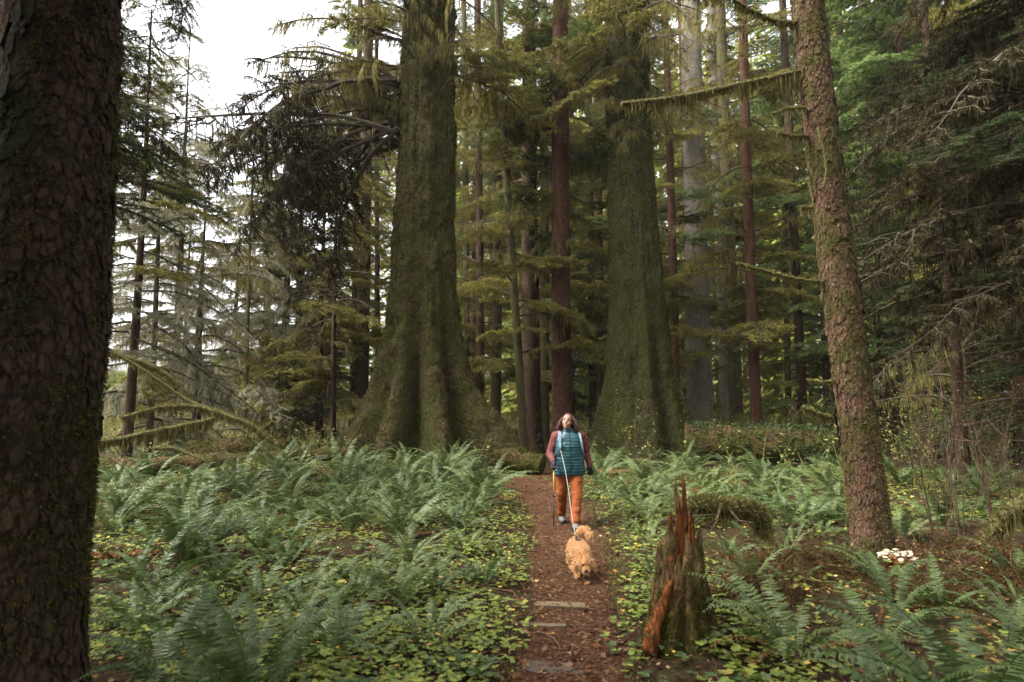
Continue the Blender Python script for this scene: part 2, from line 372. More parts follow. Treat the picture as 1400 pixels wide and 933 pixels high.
# ------------------------------------------------------------------ ground and trail
def grid_axis(segs):
    out = []
    for a, b, s in segs: out.append(np.arange(a, b - 1e-6, s))
    out.append(np.array([segs[-1][1]])); return np.concatenate(out)
gx = grid_axis([(-260, -60, 20), (-60, -20, 2.0), (-20, -8, 0.5), (-8, 8, 0.10), (8, 20, 0.5), (20, 60, 2.0), (60, 260, 20)])
gy = grid_axis([(-60, -10, 5), (-10, 2, 0.6), (2, 20, 0.10), (20, 40, 0.5), (40, 100, 2.5), (100, 420, 20)])
XX, YY = np.meshgrid(gx, gy)
ZZ = H(XX, YY)
dd = np.abs(XX - trail_x(YY)) / trail_w(YY)
ZZ = ZZ - 0.035 * (1 - smooth(0.55, 0.95, dd)) * (YY < 30) * (YY > -10)
def grid_faces(ny, nx):
    i = np.arange(ny - 1)[:, None] * nx; j = np.arange(nx - 1)[None, :]
    return np.stack([i + j, i + j + 1, i + nx + j + 1, i + nx + j], -1).reshape(-1, 4)
g = MB().add(np.stack([XX, YY, ZZ], -1), grid_faces(len(gy), len(gx))).build('ground', ground_material(False), smoothf=True)
tag(g, kind='structure')
ty = np.arange(-8, 28, 0.07); ts = np.linspace(-1, 1, 27)
TY, TS = np.meshgrid(ty, ts, indexing='ij')
edge = 0.92 + 0.42 * fbm(TY * 1.1, np.sign(TS) * 5 + 0 * TY, 2.0, 3)
TX = trail_x(TY) + TS * trail_w(TY) * edge
TZ = H(TX, TY) + 0.006 - 0.05 * smooth(0.86, 1.0, np.abs(TS)) + 0.012 * fbm(TX * 5, TY * 5, 7, 3) * (1 - np.abs(TS))
tag(MB().add(np.stack([TX, TY, TZ], -1), grid_faces(len(ty), len(ts))[:, ::-1]).build('trail', ground_material(True), smoothf=True), kind='structure')
def surf_z(x, y): return H(x, y) + 0.006

# ------------------------------------------------------------------ branch prototypes (unit length along +X)
def spray_proto(seed, droop=0.35, rise=0.25, dens=1.0, twig_n=30, hang=0.6, blade=0.044, bw=0.0046, mossk=1.0, t0=0.10):
    r = np.random.default_rng(seed)
    n = 14; t = np.linspace(0, 1, n)
    wig = np.cumsum(r.normal(0, 0.012, (n, 2)), 0)
    ax = np.stack([t, wig[:, 0], rise * t - droop * t ** 2 + wig[:, 1] * 0.6], 1)
    wood, leaf, moss = MB(), MB(), MB()
    wood.add(*tube(ax, 0.013 * (1 - t) + 0.002, 5))
    f = lambda s: np.stack([np.interp(s, t, ax[:, k]) for k in range(3)], -1)
    ts = np.clip(np.linspace(t0, 0.99, twig_n) + r.normal(0, 0.01, twig_n), 0, 0.995)
    for k, s in enumerate(ts):
        side = 1 if k % 2 else -1
        L = (0.40 * (1 - s) ** 0.75 + 0.07) * r.uniform(0.6, 1.15)
        a = math.radians(r.uniform(42, 70)) * side
        d = np.array([math.cos(a), math.sin(a), 0])
        m = 7; u = np.linspace(0, 1, m)
        tp = f(np.array([s]))[0] + u[:, None] * L * d + np.stack([0 * u, 0 * u, -(r.uniform(0.1, 0.5) * hang) * L * u ** 1.7 + 0.1 * L * u], 1) + np.cumsum(r.normal(0, 0.006, (m, 3)), 0)
        wood.add(*tube(tp, np.linspace(0.0045, 0.001, m), 3, cap=False))
        nn = max(4, int(L * 300 * dens))
        q = r.uniform(0.05, 1, nn); bp = np.stack([np.interp(q, u, tp[:, j]) for j in range(3)], -1)
        sd2 = np.where(r.random(nn) < 0.5, 1, -1); perp = np.array([-d[1], d[0], 0])
        bd = unit(d * r.uniform(0.3, 1.0, (nn, 1)) + perp * sd2[:, None] * r.uniform(0.3, 1.0, (nn, 1)) + np.array([0, 0, -1]) * r.uniform(-0.1, hang, (nn, 1)))
        bl = blade * r.uniform(0.5, 1.5, (nn, 1))
        # each bladelet: three narrow slivers side by side
        for z in range(2):
            dd_ = unit(bd + r.normal(0, 0.28, (nn, 3))) * bl * r.uniform(0.6, 1.0, (nn, 1))
            wv = unit(np.cross(dd_, r.normal(0, 0.5, (nn, 3)) + np.array([0, 0, 1]))) * bw * r.uniform(0.6, 1.3, (nn, 1))
            leaf.add(*blades(bp + bd * bl * 0.25 * z, dd_, wv))
        hm = max(2, int(L * 60 * mossk)); q = r.uniform(0, 1, hm)
        moss.add(*ribbons(np.stack([np.interp(q, u, tp[:, j]) for j in range(3)], -1), r.uniform(0.015, 0.09, hm) * r.uniform(0.4, 1.8, hm), r.uniform(0.0010, 0.0028, hm), r))
    hm = int(40 * mossk); q = r.uniform(0.05, 0.95, hm)
    moss.add(*ribbons(f(q), r.uniform(0.02, 0.14, hm), r.uniform(0.0012, 0.0032, hm), r))
    return wood, leaf, moss
def dead_proto(seed, droop=0.3, rise=0.2, twig_n=12, mossy=1.0):
    r = np.random.default_rng(seed)
    n = 16; t = np.linspace(0, 1, n)
    wig = np.cumsum(np.cumsum(r.normal(0, 0.009, (n, 2)), 0), 0)
    ax = np.stack([t, wig[:, 0], rise * t - droop * t ** 2 + wig[:, 1] * 0.5], 1)
    wood, moss = MB(), MB()
    wood.add(*tube(ax, 0.012 * (1 - t) ** 0.8 + 0.002, 5))
    f = lambda s: np.stack([np.interp(s, t, ax[:, k]) for k in range(3)], -1)
    for k in range(twig_n):
        s = r.uniform(0.12, 0.97); L = (0.32 * (1 - s) + 0.08) * r.uniform(0.4, 1.2)
        a = math.radians(r.uniform(25, 80)) * (1 if k % 2 else -1)
        d = np.array([math.cos(a), math.sin(a), r.uniform(-0.5, 0.3)])
        m = 7; u = np.linspace(0, 1, m)
        tp = f(np.array([s]))[0] + u[:, None] * L * d + np.stack([0 * u, 0 * u, -r.uniform(0.0, 0.5) * L * u ** 2], 1) + np.cumsum(r.normal(0, 0.01, (m, 3)), 0)
        wood.add(*tube(tp, np.linspace(0.005, 0.001, m), 4, cap=False))
        hm = max(3, int(L * 110 * mossy)); q = r.uniform(0, 1, hm)
        moss.add(*ribbons(np.stack([np.interp(q, u, tp[:, j]) for j in range(3)], -1), r.uniform(0.015, 0.12, hm) * r.uniform(0.4, 1.8, hm), r.uniform(0.0009, 0.0028, hm), r))
    hm = int(140 * mossy); q = r.uniform(0.03, 0.97, hm)
    moss.add(*ribbons(f(q), r.uniform(0.015, 0.15, hm) * r.uniform(0.4, 1.4, hm), r.uniform(0.0012, 0.0036, hm), r))
    return wood, moss
PROTO = {}
for key, nm, kw in (('pale', 'needle_lit_tint', dict(droop=0.42, rise=0.2, hang=0.95, dens=0.7)), ('olive', 'needle_olive', dict(droop=0.42, rise=0.22, hang=0.95)), ('green', 'needle_green', dict(droop=0.40, rise=0.25, hang=0.6)),
                    ('bright', 'needle_bright', dict(droop=0.34, rise=0.25, hang=0.5, dens=1.2)), ('fan', 'needle_dark', dict(droop=0.40, rise=0.25, hang=1.0, dens=1.0, blade=0.03, bw=0.0022, mossk=1.5, t0=0.42, twig_n=22)), ('fine', 'needle_deep', dict(droop=0.42, rise=0.2, hang=0.7, dens=2.2, blade=0.024, bw=0.0017)), ('dark', 'needle_dark', dict(droop=0.45, rise=0.15, hang=1.2, dens=1.1, blade=0.030, bw=0.0022, mossk=1.2))):
    PROTO[key] = []
    for s in range(5):
        wd, lf, ms = spray_proto(100 + s * 7 + len(key) * 31, **kw)
        PROTO[key].append((wd.mesh('branch', M['branch']), [('needles', lf.mesh('needles', M[nm]))] +
                          ([('hanging_moss', ms.mesh('hanging_moss', M['moss_hang'] if key == 'olive' else M['moss_lit_tint'] if key == 'pale' else M['moss_brown']))] if key in ('olive', 'pale', 'dark', 'fan') else [])))
for key, mm, kw in (('paledead', 'moss_lit_tint', dict(mossy=1.3, droop=0.4)), ('dead', 'moss_hang', dict(mossy=0.9)), ('drape', 'moss_hang', dict(mossy=2.2, droop=0.5)), ('bare', 'moss_brown', dict(mossy=0.35, droop=0.25))):
    PROTO[key] = []
    for s in range(5):
        wd, ms = dead_proto(500 + s * 11 + len(key) * 17, **kw)
        PROTO[key].append((wd.mesh('branch', M['branch']), [('hanging_moss', ms.mesh('hanging_moss', M[mm]))]))
def add_branch(root, kind, loc, yaw, L, pitch=0.0, rnd=random):
    wm, kids = rnd.choice(PROTO[kind])
    s = (L, L * rnd.choice((-1, 1)) * rnd.uniform(0.85, 1.1), L * rnd.uniform(0.85, 1.15))
    b = link('branch', wm, root, loc, (rnd.uniform(-0.15, 0.15), -pitch, yaw), s)
    for nm, me in kids: link(nm, me, b)['kind'] = 'stuff'
    return b

# ------------------------------------------------------------------ trunks
def trunk_arrays(top, prof, sides, rings, zmax, lobes=None, nz=(0.03, 6.0, 1.2), seed=0, bend=0.0, zpow=1.0, ridge=0.0):
    """prof: list of (z, radius); top: Vector offset reached at zmax; returns verts (rings, sides, 3)"""
    z = np.linspace(0, 1, rings) ** zpow * zmax - 0.25
    th = np.linspace(0, 2 * PI, sides, endpoint=False)
    Z, T = np.meshgrid(z, th, indexing='ij')
    R = np.interp(Z, [p[0] for p in prof], [p[1] for p in prof])
    if lobes is not None: R = R * lobes(T, Z)
    c, s = np.cos(T), np.sin(T)
    amp, fx, fz = nz
    R = R + amp * fbm(c * R * fx + seed, s * R * fx, Z * fz, 4) + amp * 0.4 * fbm(c * R * fx * 4, s * R * fx * 4 + seed, Z * fx * 2.5, 2)
    if ridge: R = R + ridge * (np.abs(vnoise(c * R * 3.4 + seed, s * R * 3.4, Z * 0.32)) + 0.5 * np.abs(vnoise(c * R * 8 + seed, s * R * 8, Z * 0.7)) - 0.5)
    fr = np.clip(Z, 0, None) / zmax
    cxx = top.x * fr + bend * np.sin(fr * PI * 1.3 + seed) ; cyy = top.y * fr
    return np.stack([cxx + c * R, cyy + s * R, Z], -1)
def ring_faces(rings, sides):
    i = np.arange(rings - 1)[:, None] * sides; j = np.arange(sides)[None, :]; k = (j + 1) % sides
    return np.stack([i + j, i + k, i + sides + k, i + sides + j], -1).reshape(-1, 4)
def surface_samples(V, n, rng, zlo=None, zhi=None):
    """random points + outward normals on a trunk grid"""
    R, S, _ = V.shape
    i = rng.integers(0, R - 1, n); j = rng.integers(0, S, n); k = (j + 1) % S
    a, b, c, d = V[i, j], V[i, k], V[i + 1, k], V[i + 1, j]
    u = rng.random((n, 1)); v = rng.random((n, 1))
    p = a * (1 - u) * (1 - v) + b * u * (1 - v) + c * u * v + d * (1 - u) * v
    nrm = unit(np.cross(b - a, d - a)); ok = np.ones(n, bool)
    if zlo is not None: ok &= p[:, 2] > zlo
    if zhi is not None: ok &= p[:, 2] < zhi
    return p[ok], nrm[ok]
def tufts(V, n, rng, L=0.05, wd=0.012, down=0.5, **kw):
    p, nr = surface_samples(V, n, rng, **kw)
    kp = fbm(p[:, 0] * 3.2, p[:, 1] * 3.2, p[:, 2] * 2.6, 3) + 0.35 * vnoise(p[:, 0] * 11, p[:, 1] * 11, p[:, 2] * 9) > rng.uniform(-0.45, 0.25, len(p)); p, nr = p[kp], nr[kp]
    m = len(p)
    d = unit(nr * rng.uniform(0.3, 1.0, (m, 1)) + np.array([0, 0, -1.0]) * rng.uniform(-0.2, down * 2, (m, 1)) + rng.normal(0, 0.35, (m, 3))) * L * rng.uniform(0.4, 1.6, (m, 1))
    wv = unit(np.cross(d, rng.normal(0, 1, (m, 3)))) * wd * rng.uniform(0.5, 1.4, (m, 1))
    return blades(p - nr * L * 0.1, d, wv)
def flakes(V, n, rng, L=0.04, **kw):
    """bark plates lying on the trunk, lower edge lifted"""
    p, nr = surface_samples(V, n, rng, **kw); m = len(p)
    up = np.array([[0, 0, 1.0]]) * np.ones((m, 1)); up = unit(up - nr * (up * nr).sum(1, keepdims=True)); sd_ = np.cross(up, nr)
    a = rng.normal(0, 0.35, (m, 1)); u2 = up * np.cos(a) + sd_ * np.sin(a); s2 = sd_ * np.cos(a) - up * np.sin(a)
    sc_ = L * rng.lognormal(-0.15, 0.55, (m, 1)); h = sc_ * rng.uniform(0.7, 1.8, (m, 1)); ww = sc_ * rng.uniform(0.3, 0.75, (m, 1)); o = p + nr * 0.004
    lift = nr * rng.uniform(0.002, 0.012, (m, 1))
    v = np.stack([o - u2 * h - s2 * ww * .7 + lift, o - u2 * h * .9 + s2 * ww * .8 + lift, o + u2 * h * .3 + s2 * ww + lift * .5, o + u2 * h, o + u2 * h * .2 - s2 * ww + lift * .4], 1)
    b = np.arange(m)[:, None] * 5
    return v.reshape(-1, 3), b + np.array([[0, 1, 2, 4]]), b + np.array([[2, 3, 4]])

def tree(name, label, px, depth, width_px, px_top, bark, group=None, zmax=None, taper=0.75, flare=1.5, sides=18, rings=46, seed=0, tuft=0, tuftmat='moss_tuft', cat='tree', base=None, bend=0.05):
    """a trunk standing at a pixel column and a distance, leaning towards px_top at the frame's upper edge"""
    b = base if base is not None else GD(px, depth)
    tp = P(px_top, 0, b.y) if b.y > 2 else Vector((b.x, b.y, 13.0)); ztop = tp.z - b.z
    zmax = zmax or ztop * 1.25
    top = Vector((tp.x - b.x, 0, 0)) * (zmax / ztop)
    r = width_px / F * b.y / 2 if b.y > 2 else 0.3
    root = thing(name, b, label, cat, group)
    prof = [(-0.3, r * flare * 1.05), (0.0, r * flare), (0.25, r * (1 + (flare - 1) * .5)), (0.8, r * (1 + (flare - 1) * .16)), (2.0, r * 1.02), (zmax, r * taper)]
    V = trunk_arrays(top, prof, sides, rings, zmax, None, (r * 0.09, 1.2 / max(r, .1), 0.5), seed, bend, 1.25)
    MB().add(V, ring_faces(rings, sides)).build('trunk', M[bark], root, True)
    if tuft: MB().add(*tufts(V, tuft, np.random.default_rng(seed + 5), 0.07, 0.014, zhi=ztop + 1)).build('moss', M[tuftmat], root)
    root['_r'] = r; root['_zt'] = ztop
    root['_lx'] = top.x / zmax
    return root
def limb(root, kind, z, L, n, pitch=(-0.15, 0.3), yaw=None, seed=0, zr=None):
    """n branches spread over heights z=(lo, hi)"""
    rr = random.Random(seed * 13 + 3); r = root['_r']; lx = root['_lx']
    for k in range(n):
        f = (k + rr.random()) / n
        h = z[0] + (z[1] - z[0]) * f
        y = rr.uniform(0, 2 * PI) if yaw is None else rr.uniform(*yaw)
        ll = rr.uniform(*L) * (1 - 0.25 * f)
        add_branch(root, kind if isinstance(kind, str) else rr.choice(kind), (lx * h + math.cos(y) * r * 0.7, math.sin(y) * r * 0.7, h), y, ll, rr.uniform(*pitch), rr)

# ---- the huge buttressed trunk left of the trail
bL = GD(577, 17.0)
def interp_profile(tab, depth, base):
    s = depth / F; out = []
    for y, wpx in tab: out.append(((HOR - y) * s + CAMZ - base.z, wpx / 2 * s))
    return sorted(out)
profL = interp_profile([(0, 72), (150, 80), (300, 84), (400, 94), (450, 104), (500, 126), (550, 158), (600, 204), (640, 252), (680, 290)], 17.0, bL)
def lobesL(T, Z):
    f = smooth(5.5, 0.4, Z); f2 = smooth(9, 1.0, Z)
    def g(c, wd): 
        d = (T - math.radians(c) + PI) % (2 * PI) - PI
        return np.exp(-(d / math.radians(wd)) ** 2)
    L = 1 + 0.02 * np.sin(T * 9)
    L = L - f * (0.40 * g(270 + 2, 11) + 0.30 * g(270 + 43, 9) + 0.26 * g(270 - 38, 13) + 0.25 * g(20, 18) + 0.25 * g(120, 20) + 0.2 * g(200, 12))
    L = L + f * (0.06 * g(270 + 22, 14) + 0.30 * g(270 + 70, 15) * smooth(3.0, 0.2, Z) + 0.06 * g(270 + 68, 16) + 0.05 * g(270 - 16, 12) + 0.16 * g(270 - 72, 18))
    L = L - f2 * 0.05 * g(270 - 2, 9) - f2 * 0.07 * g(270 + 44, 7)
    L = L + 0.16 * g(270 - 30, 13) * np.exp(-((Z - 2.9) / 0.45) ** 2)     # burl
    return L
RT_L = thing('giant_spruce', bL, 'huge mossy trunk with buttress roots beside the trail, deep dark cleft in its front', 'tree')
tpL = P(588, 0, 17.0); ztL = tpL.z - bL.z
topL = Vector((tpL.x - bL.x, 0, 0)) * 1.3
V = trunk_arrays(topL, profL + [(ztL * 1.3, profL[-1][1] * 0.9)], 170, 330, ztL * 1.3, lobesL, (0.12, 2.4, 1.5), 3, 0.04, 1.35, 0.12)
MB().add(V, ring_faces(330, 170)).build('trunk', M['moss_bark'], RT_L, True)
rg = np.random.default_rng(31)
MB().add(*tufts(V, 90000, rg, 0.05, 0.013, 0.6)).build('moss', M['moss_tuft'], RT_L)
RT_L['_r'] = 0.9; RT_L['_zt'] = ztL; RT_L['_lx'] = topL.x / (ztL * 1.3)

# ---- the second huge trunk, right of the trail
bR = GD(878, 19.0)
profR = interp_profile([(0, 60), (250, 65), (400, 74), (450, 80), (500, 90), (550, 110), (600, 138), (640, 166), (680, 190)], 19.0, bR)
def lobesR(T, Z):
    f = smooth(4.5, 0.3, Z)
    def g(c, wd):
        d = (T - math.radians(c) + PI) % (2 * PI) - PI
        return np.exp(-(d / math.radians(wd)) ** 2)
    return 1 + 0.03 * np.sin(T * 8 + 1) + f * (-0.22 * g(290, 9) - 0.18 * g(250, 10) + 0.10 * g(335, 16) + 0.05 * g(270, 10) - 0.2 * g(318, 7) + 0.08 * np.sin(T * 6))
RT_R = thing('giant_spruce', bR, 'huge green mossy trunk flaring at its base behind the bright ferns', 'tree')
tpR = P(855, 0, 19.0); ztR = tpR.z - bR.z
topR = Vector((tpR.x - bR.x, 0, 0)) * 1.3
V = trunk_arrays(topR, profR + [(ztR * 1.3, profR[-1][1] * 0.9)], 140, 290, ztR * 1.3, lobesR, (0.09, 2.8, 1.6), 9, 0.05, 1.3, 0.09)
MB().add(V, ring_faces(290, 140)).build('trunk', M['moss_bark_deep'], RT_R, True)
MB().add(*tufts(V, 70000, rg, 0.05, 0.013, 0.6)).build('moss', M['moss_tuft'], RT_R)
RT_R['_r'] = 0.8; RT_R['_zt'] = ztR; RT_R['_lx'] = topR.x / (ztR * 1.3)

# ---- near trunks
NT_R = tree('spruce_tree', 'reddish scaly trunk with moss patches standing beside the fern bed', 1178, 6.9, 46, 1106, 'scaly_bark', flare=1.12, sides=90, rings=260, seed=21, taper=0.86, bend=0.03)
V = None
def redo(root, sides, rings, seed, tuft, fl, bark, tm):
    tr = [c for c in root.children if c.name.startswith('trunk')][0]
    co = np.zeros(len(tr.data.vertices) * 3, np.float32); tr.data.vertices.foreach_get('co', co)
    V = co.reshape(rings, sides, 3).astype(float); r_ = np.random.default_rng(seed)
    tag(MB().add(*flakes(V, fl, r_, 0.026)).build('bark_scales', M[bark], root), kind='stuff')
    p, nr = surface_samples(V, tuft, r_)
    k = fbm(p[:, 0] * 3, p[:, 1] * 3, p[:, 2] * 1.6, 3) > 0.06
    p, nr = p[k], nr[k]; m = len(p)
    d = unit(nr + np.array([0, 0, -0.5]) + r_.normal(0, 0.5, (m, 3))) * 0.026 * r_.uniform(0.4, 1.7, (m, 1))
    wv = unit(np.cross(d, r_.normal(0, 1, (m, 3)))) * 0.0045
    MB().add(*blades(p, d, wv)).build('moss', M[tm], root)
redo(NT_R, 90, 260, 5, 30000, 5200, 'scaly_bark', 'moss_gold')
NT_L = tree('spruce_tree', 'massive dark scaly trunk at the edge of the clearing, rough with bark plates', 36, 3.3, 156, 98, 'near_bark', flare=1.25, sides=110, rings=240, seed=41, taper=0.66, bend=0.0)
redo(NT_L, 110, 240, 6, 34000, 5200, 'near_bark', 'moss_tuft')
BK = tree('spruce_tree', 'dark trunk half hidden behind the massive scaly trunk', 5, 6.0, 60, 14, 'dark_bark', seed=43)

# ---- middle distance trunks
T = {}
def mid(key, label, *a, **k): T[key] = tree('conifer', label, *a, **k)
mid('t2', 'straight dark red-brown trunk standing just behind the huge buttressed trunk', 493, 26, 16, 506, 'dark_bark', seed=1)
mid('t3', 'thin dark trunk beside the straight red-brown trunk behind the buttress', 517, 32, 7, 516, 'dark_bark', seed=2)
mid('t4', 'slender dark conifer with drooping lichen-hung twigs by the pale clearing', 272, 19, 11, 290, 'dark_bark', seed=3, taper=0.15, zmax=8.5)
mid('t5', 'young conifer with dense tiers of dead twigs left of the buttress roots', 459, 22, 7, 461, 'dark_bark', seed=4, zmax=13, taper=0.15)
mid('t7a', 'narrow brown trunk in the gap behind the huge buttress root', 641, 31, 9, 633, 'olive_bark', seed=5)
mid('t7b', 'narrow dark trunk with curling dead twigs behind the buttress root', 657, 26, 11, 652, 'dark_bark', seed=6)
mid('t7c', 'pale brown trunk tapering upward between two thin dark trunks', 676, 29, 14, 684, 'olive_bark', seed=7)
mid('t8', 'thin leaning trunk with arcing dead side twigs near the mossy log end', 712, 20, 11, 684, 'olive_bark', seed=8, bend=0.12)
mid('t9', 'stout brown trunk with lichen on its upper bark beside the leaning trunk', 727, 22.5, 24, 724, 'dark_bark', seed=9, flare=1.6, tuft=5000)
mid('t10', 'tall straight red-brown trunk rising right behind the hiker', 770, 20.5, 27, 765, 'red_bark', seed=10, sides=40, rings=120, flare=1.35)
mid('t11', 'thin olive trunk between the red-brown trunk and the second huge trunk', 812, 33, 11, 802, 'olive_bark', seed=11)
mid('t13', 'slim red-brown trunk close behind the second huge trunk', 925, 27, 12, 908, 'red_bark', seed=12)
mid('t14', 'broad pale mossy trunk with shaggy foliage far behind the ferns', 955, 34, 34, 944, 'grey_bark', seed=13, tuft=3000, tuftmat='moss_gold')
mid('t15', 'pale grey trunk standing left of its brown neighbour far behind the ferns', 992, 37, 16, 973, 'grey_bark', seed=14)
mid('t15b', 'brown trunk with a pale lower half far behind the ferns', 1006, 32, 18, 985, 'olive_bark', seed=15)
mid('t16', 'slim straight dark red trunk behind the overgrown fallen log', 1034, 21.5, 15, 1014, 'red_bark', seed=16)
mid('t17', 'very thin distant trunk between the dark red trunk and the scaly trunk', 1078, 40, 8, 1068, 'olive_bark', seed=17)
mid('t19', 'distant trunk rising beyond the bright green boughs', 1222, 42, 17, 1203, 'dark_bark', seed=18)
mid('t20', 'thin leaning dead tree with bare side branches above the shrub thicket', 1310, 12, 14, 1262, 'dark_bark', seed=19, taper=0.55)
mid('t21', 'stubby mossy trunk in the shade behind the scaly trunk', 1226, 27, 20, 1216, 'olive_bark', seed=20, tuft=3000)

R2 = PI * 2
limb(T['t2'], ['dead', 'olive', 'olive'], (4.5, 17), (2.0, 3.8), 30, seed=1)
limb(T['t3'], ['dead'], (2, 18), (1.2, 2.2), 24, seed=2)
limb(T['t4'], ['drape', 'paledead', 'dead'], (1.0, 8.2), (1.3, 2.8), 40, pitch=(-0.35, 0.1), seed=3)
limb(T['t5'], ['dead', 'bare', 'olive'], (1.4, 12), (1.6, 3.0), 60, pitch=(-0.25, 0.15), seed=4)
for k in ('t7a', 't7b', 't7c'):
    limb(T[k], ['dead', 'olive'], (3.0, 17), (1.8, 3.4), 34, seed=ord(k[-1]))
limb(T['t8'], ['dead', 'olive', 'olive'], (3.0, 15), (1.4, 3.0), 34, seed=8)
limb(T['t9'], ['olive', 'drape', 'green'], (5.5, 17), (2.0, 4.0), 40, seed=9)
limb(T['t10'], ['dead', 'bare'], (6.0, 12), (1.4, 2.6), 7, seed=10); limb(T['t10'], ['green', 'olive'], (10, 17), (2, 3.6), 22, seed=110)
limb(T['t11'], ['olive', 'olive', 'dead'], (3, 24), (2.0, 4.0), 44, seed=11)
limb(T['t13'], ['dead', 'olive', 'green'], (4, 18), (1.8, 3.6), 36, seed=12)
limb(T['t14'], ['olive', 'drape'], (1.5, 24), (2.4, 4.4), 44, pitch=(-0.4, 0.1), seed=13)
limb(T['t15'], ['olive', 'green'], (5, 26), (2.2, 4.2), 36, seed=14)
limb(T['t15b'], ['olive', 'dead', 'green'], (5, 24), (2.2, 4.2), 36, seed=15)
limb(T['t16'], ['dead', 'olive', 'olive'], (3.5, 16), (1.8, 3.6), 36, seed=16)
limb(T['t17'], ['olive', 'green'], (2, 28), (2.4, 4.4), 50, seed=17)
limb(T['t19'], ['bright', 'green'], (3, 30), (2.6, 4.5), 40, seed=18)
limb(T['t20'], ['bare', 'bare', 'dead'], (1.4, 8), (1.2, 2.4), 26, pitch=(-0.2, 0.3), seed=19)
limb(T['t21'], ['olive', 'green'], (1.5, 20), (1.8, 3.4), 30, seed=20)
# crowns of the two giants
limb(RT_L, ['olive', 'dead', 'drape', 'dead'], (10.4, 16), (2.6, 5.0), 32, pitch=(-0.2, 0.25), seed=31)
limb(RT_L, ['dead', 'bare'], (9.8, 14.5), (1.6, 3.2), 8, pitch=(-0.2, 0.2), yaw=(PI * 1.05, PI * 1.95), seed=32)
limb(RT_R, ['olive', 'drape', 'dead'], (11, 17), (2.0, 4.2), 32, pitch=(-0.45, 0.1), seed=33)
limb(RT_R, ['drape'], (10.0, 15), (1.2, 2.6), 18, pitch=(-0.7, -0.2), yaw=(PI * 1.2, PI * 1.9), seed=34)

# fan of crooked moss-laden boughs reaching left from the buttressed giant
rr = random.Random(77)
for k in range(9):
    add_branch(RT_L, rr.choice(['fan', 'fan', 'bare']), (-0.7 - rr.uniform(0, .1), rr.uniform(-0.5, 0.3), 9.9 + rr.uniform(-0.9, 1.2)), PI + rr.uniform(-0.6, 0.9), rr.uniform(4.2, 6.6), rr.uniform(-0.7, -0.05), rr)
for k in range(5):
    add_branch(RT_L, 'fan', (-0.75, rr.uniform(-0.5, 0.2), 9.4 + rr.uniform(-0.8, 0.5)), PI + rr.uniform(-0.5, 0.7), rr.uniform(4.2, 5.8), rr.uniform(-0.85, -0.4), rr)
for k in range(10):
    add_branch(RT_L, rr.choice(['bare', 'dead', 'drape']), (-0.7, -0.1, 9.9 + rr.uniform(-0.5, 1.4)), PI + rr.uniform(-0.3, 0.6), rr.uniform(3.0, 5.4), rr.uniform(-0.2, 0.35), rr)
kn = ellipsoid((-0.86, -0.25, 9.75), (0.24, 0.30, 0.50), 30, 22)
kv = kn[0] + 0.16 * fbm(kn[0][:, 0] * 5, kn[0][:, 1] * 5, kn[0][:, 2] * 5, 3)[:, None]
MB().add(kv, kn[1]).build('burl', M['moss_bark'], RT_L, True)

# limbs of the near scaly trunk: thick, padded with fringed moss
def mossy_limb(root, pts, r0, r1, name='branch', seed=0, fringe=900, fl=0.16, mat='branch_moss'):
    r_ = np.random.default_rng(seed); pts = np.array(pts, float)
    t = np.linspace(0, 1, len(pts)); q = np.linspace(0, 1, 40)
    path = np.stack([np.interp(q, t, pts[:, k]) for k in range(3)], -1)
    ker = np.ones(7) / 7
    for k in range(3): path[3:-3, k] = np.convolve(path[:, k], ker, 'valid')
    path[1:-1] += np.cumsum(r_.normal(0, r0 * 0.10, (38, 3)), 0) * np.sin(q[1:-1] * PI)[:, None]
    rad = np.interp(q, [0, 1], [r0, r1]) * (1 + 0.22 * fbm(q * 14 + seed, 0 * q, 0 * q, 3))
    b = MB().add(*tube(path, rad, 9)).build(name, M[mat], root, True)
    L = np.linalg.norm(np.diff(pts, axis=0), axis=1).sum()
    mb = MB(); s = r_.uniform(0.01, 0.99, fringe)
    p = np.stack([np.interp(s, q, path[:, k]) for k in range(3)], -1) + r_.normal(0, 1, (fringe, 3)) * np.interp(s, q, rad)[:, None] * 0.5
    clump = 0.35 + 0.9 * np.clip(fbm(s * 22, 0 * s + seed, 0 * s, 2) + 0.4, 0, 1.2)
    mb.add(*ribbons(p, fl * clump * r_.uniform(0.25, 1.1, fringe), r_.uniform(0.0025, 0.006, fringe) * max(1, fl / 0.15), r_, 0.12))
    n2 = fringe * 2; s = r_.uniform(0, 1, n2); c = np.stack([np.interp(s, q, path[:, k]) for k in range(3)], -1)
    d = unit(r_.normal(0, 1, (n2, 3)) + np.array([0, 0, 0.3])); rr_ = np.interp(s, q, rad)[:, None]
    dd_ = d * r_.uniform(0.012, 0.035, (n2, 1)) * max(1, r0 / 0.03)
    mb.add(*blades(c + d * rr_ * 0.9, dd_, unit(np.cross(dd_, r_.normal(0, 1, (n2, 3)))) * 0.004 * max(1, r0 / 0.03)))
    mb.build('hanging_moss', M['moss_gold'], b)['kind'] = 'stuff'
    return b
o = Vector(NT_R.location)
def rel(px, py, d): return tuple(P(px, py, d) - o)
mossy_limb(NT_R, [rel(1098, 97, 6.9), rel(1040, 110, 6.8), rel(980, 124, 6.65), rel(920, 134, 6.5), rel(850, 143, 6.4)], 0.030, 0.028, seed=1, fringe=1500, fl=0.24)
mossy_limb(NT_R, [rel(1092, 32, 6.9), rel(1060, 30, 6.7), rel(1020, 12, 6.5), rel(980, -20, 6.3)], 0.024, 0.012, seed=2, fringe=700, fl=0.18)
mossy_limb(NT_R, [rel(1128, 386, 6.9), rel(1090, 383, 6.7), rel(1050, 372, 6.5), rel(1008, 360, 6.3)], 0.020, 0.010, seed=3, fringe=500, fl=0.10)
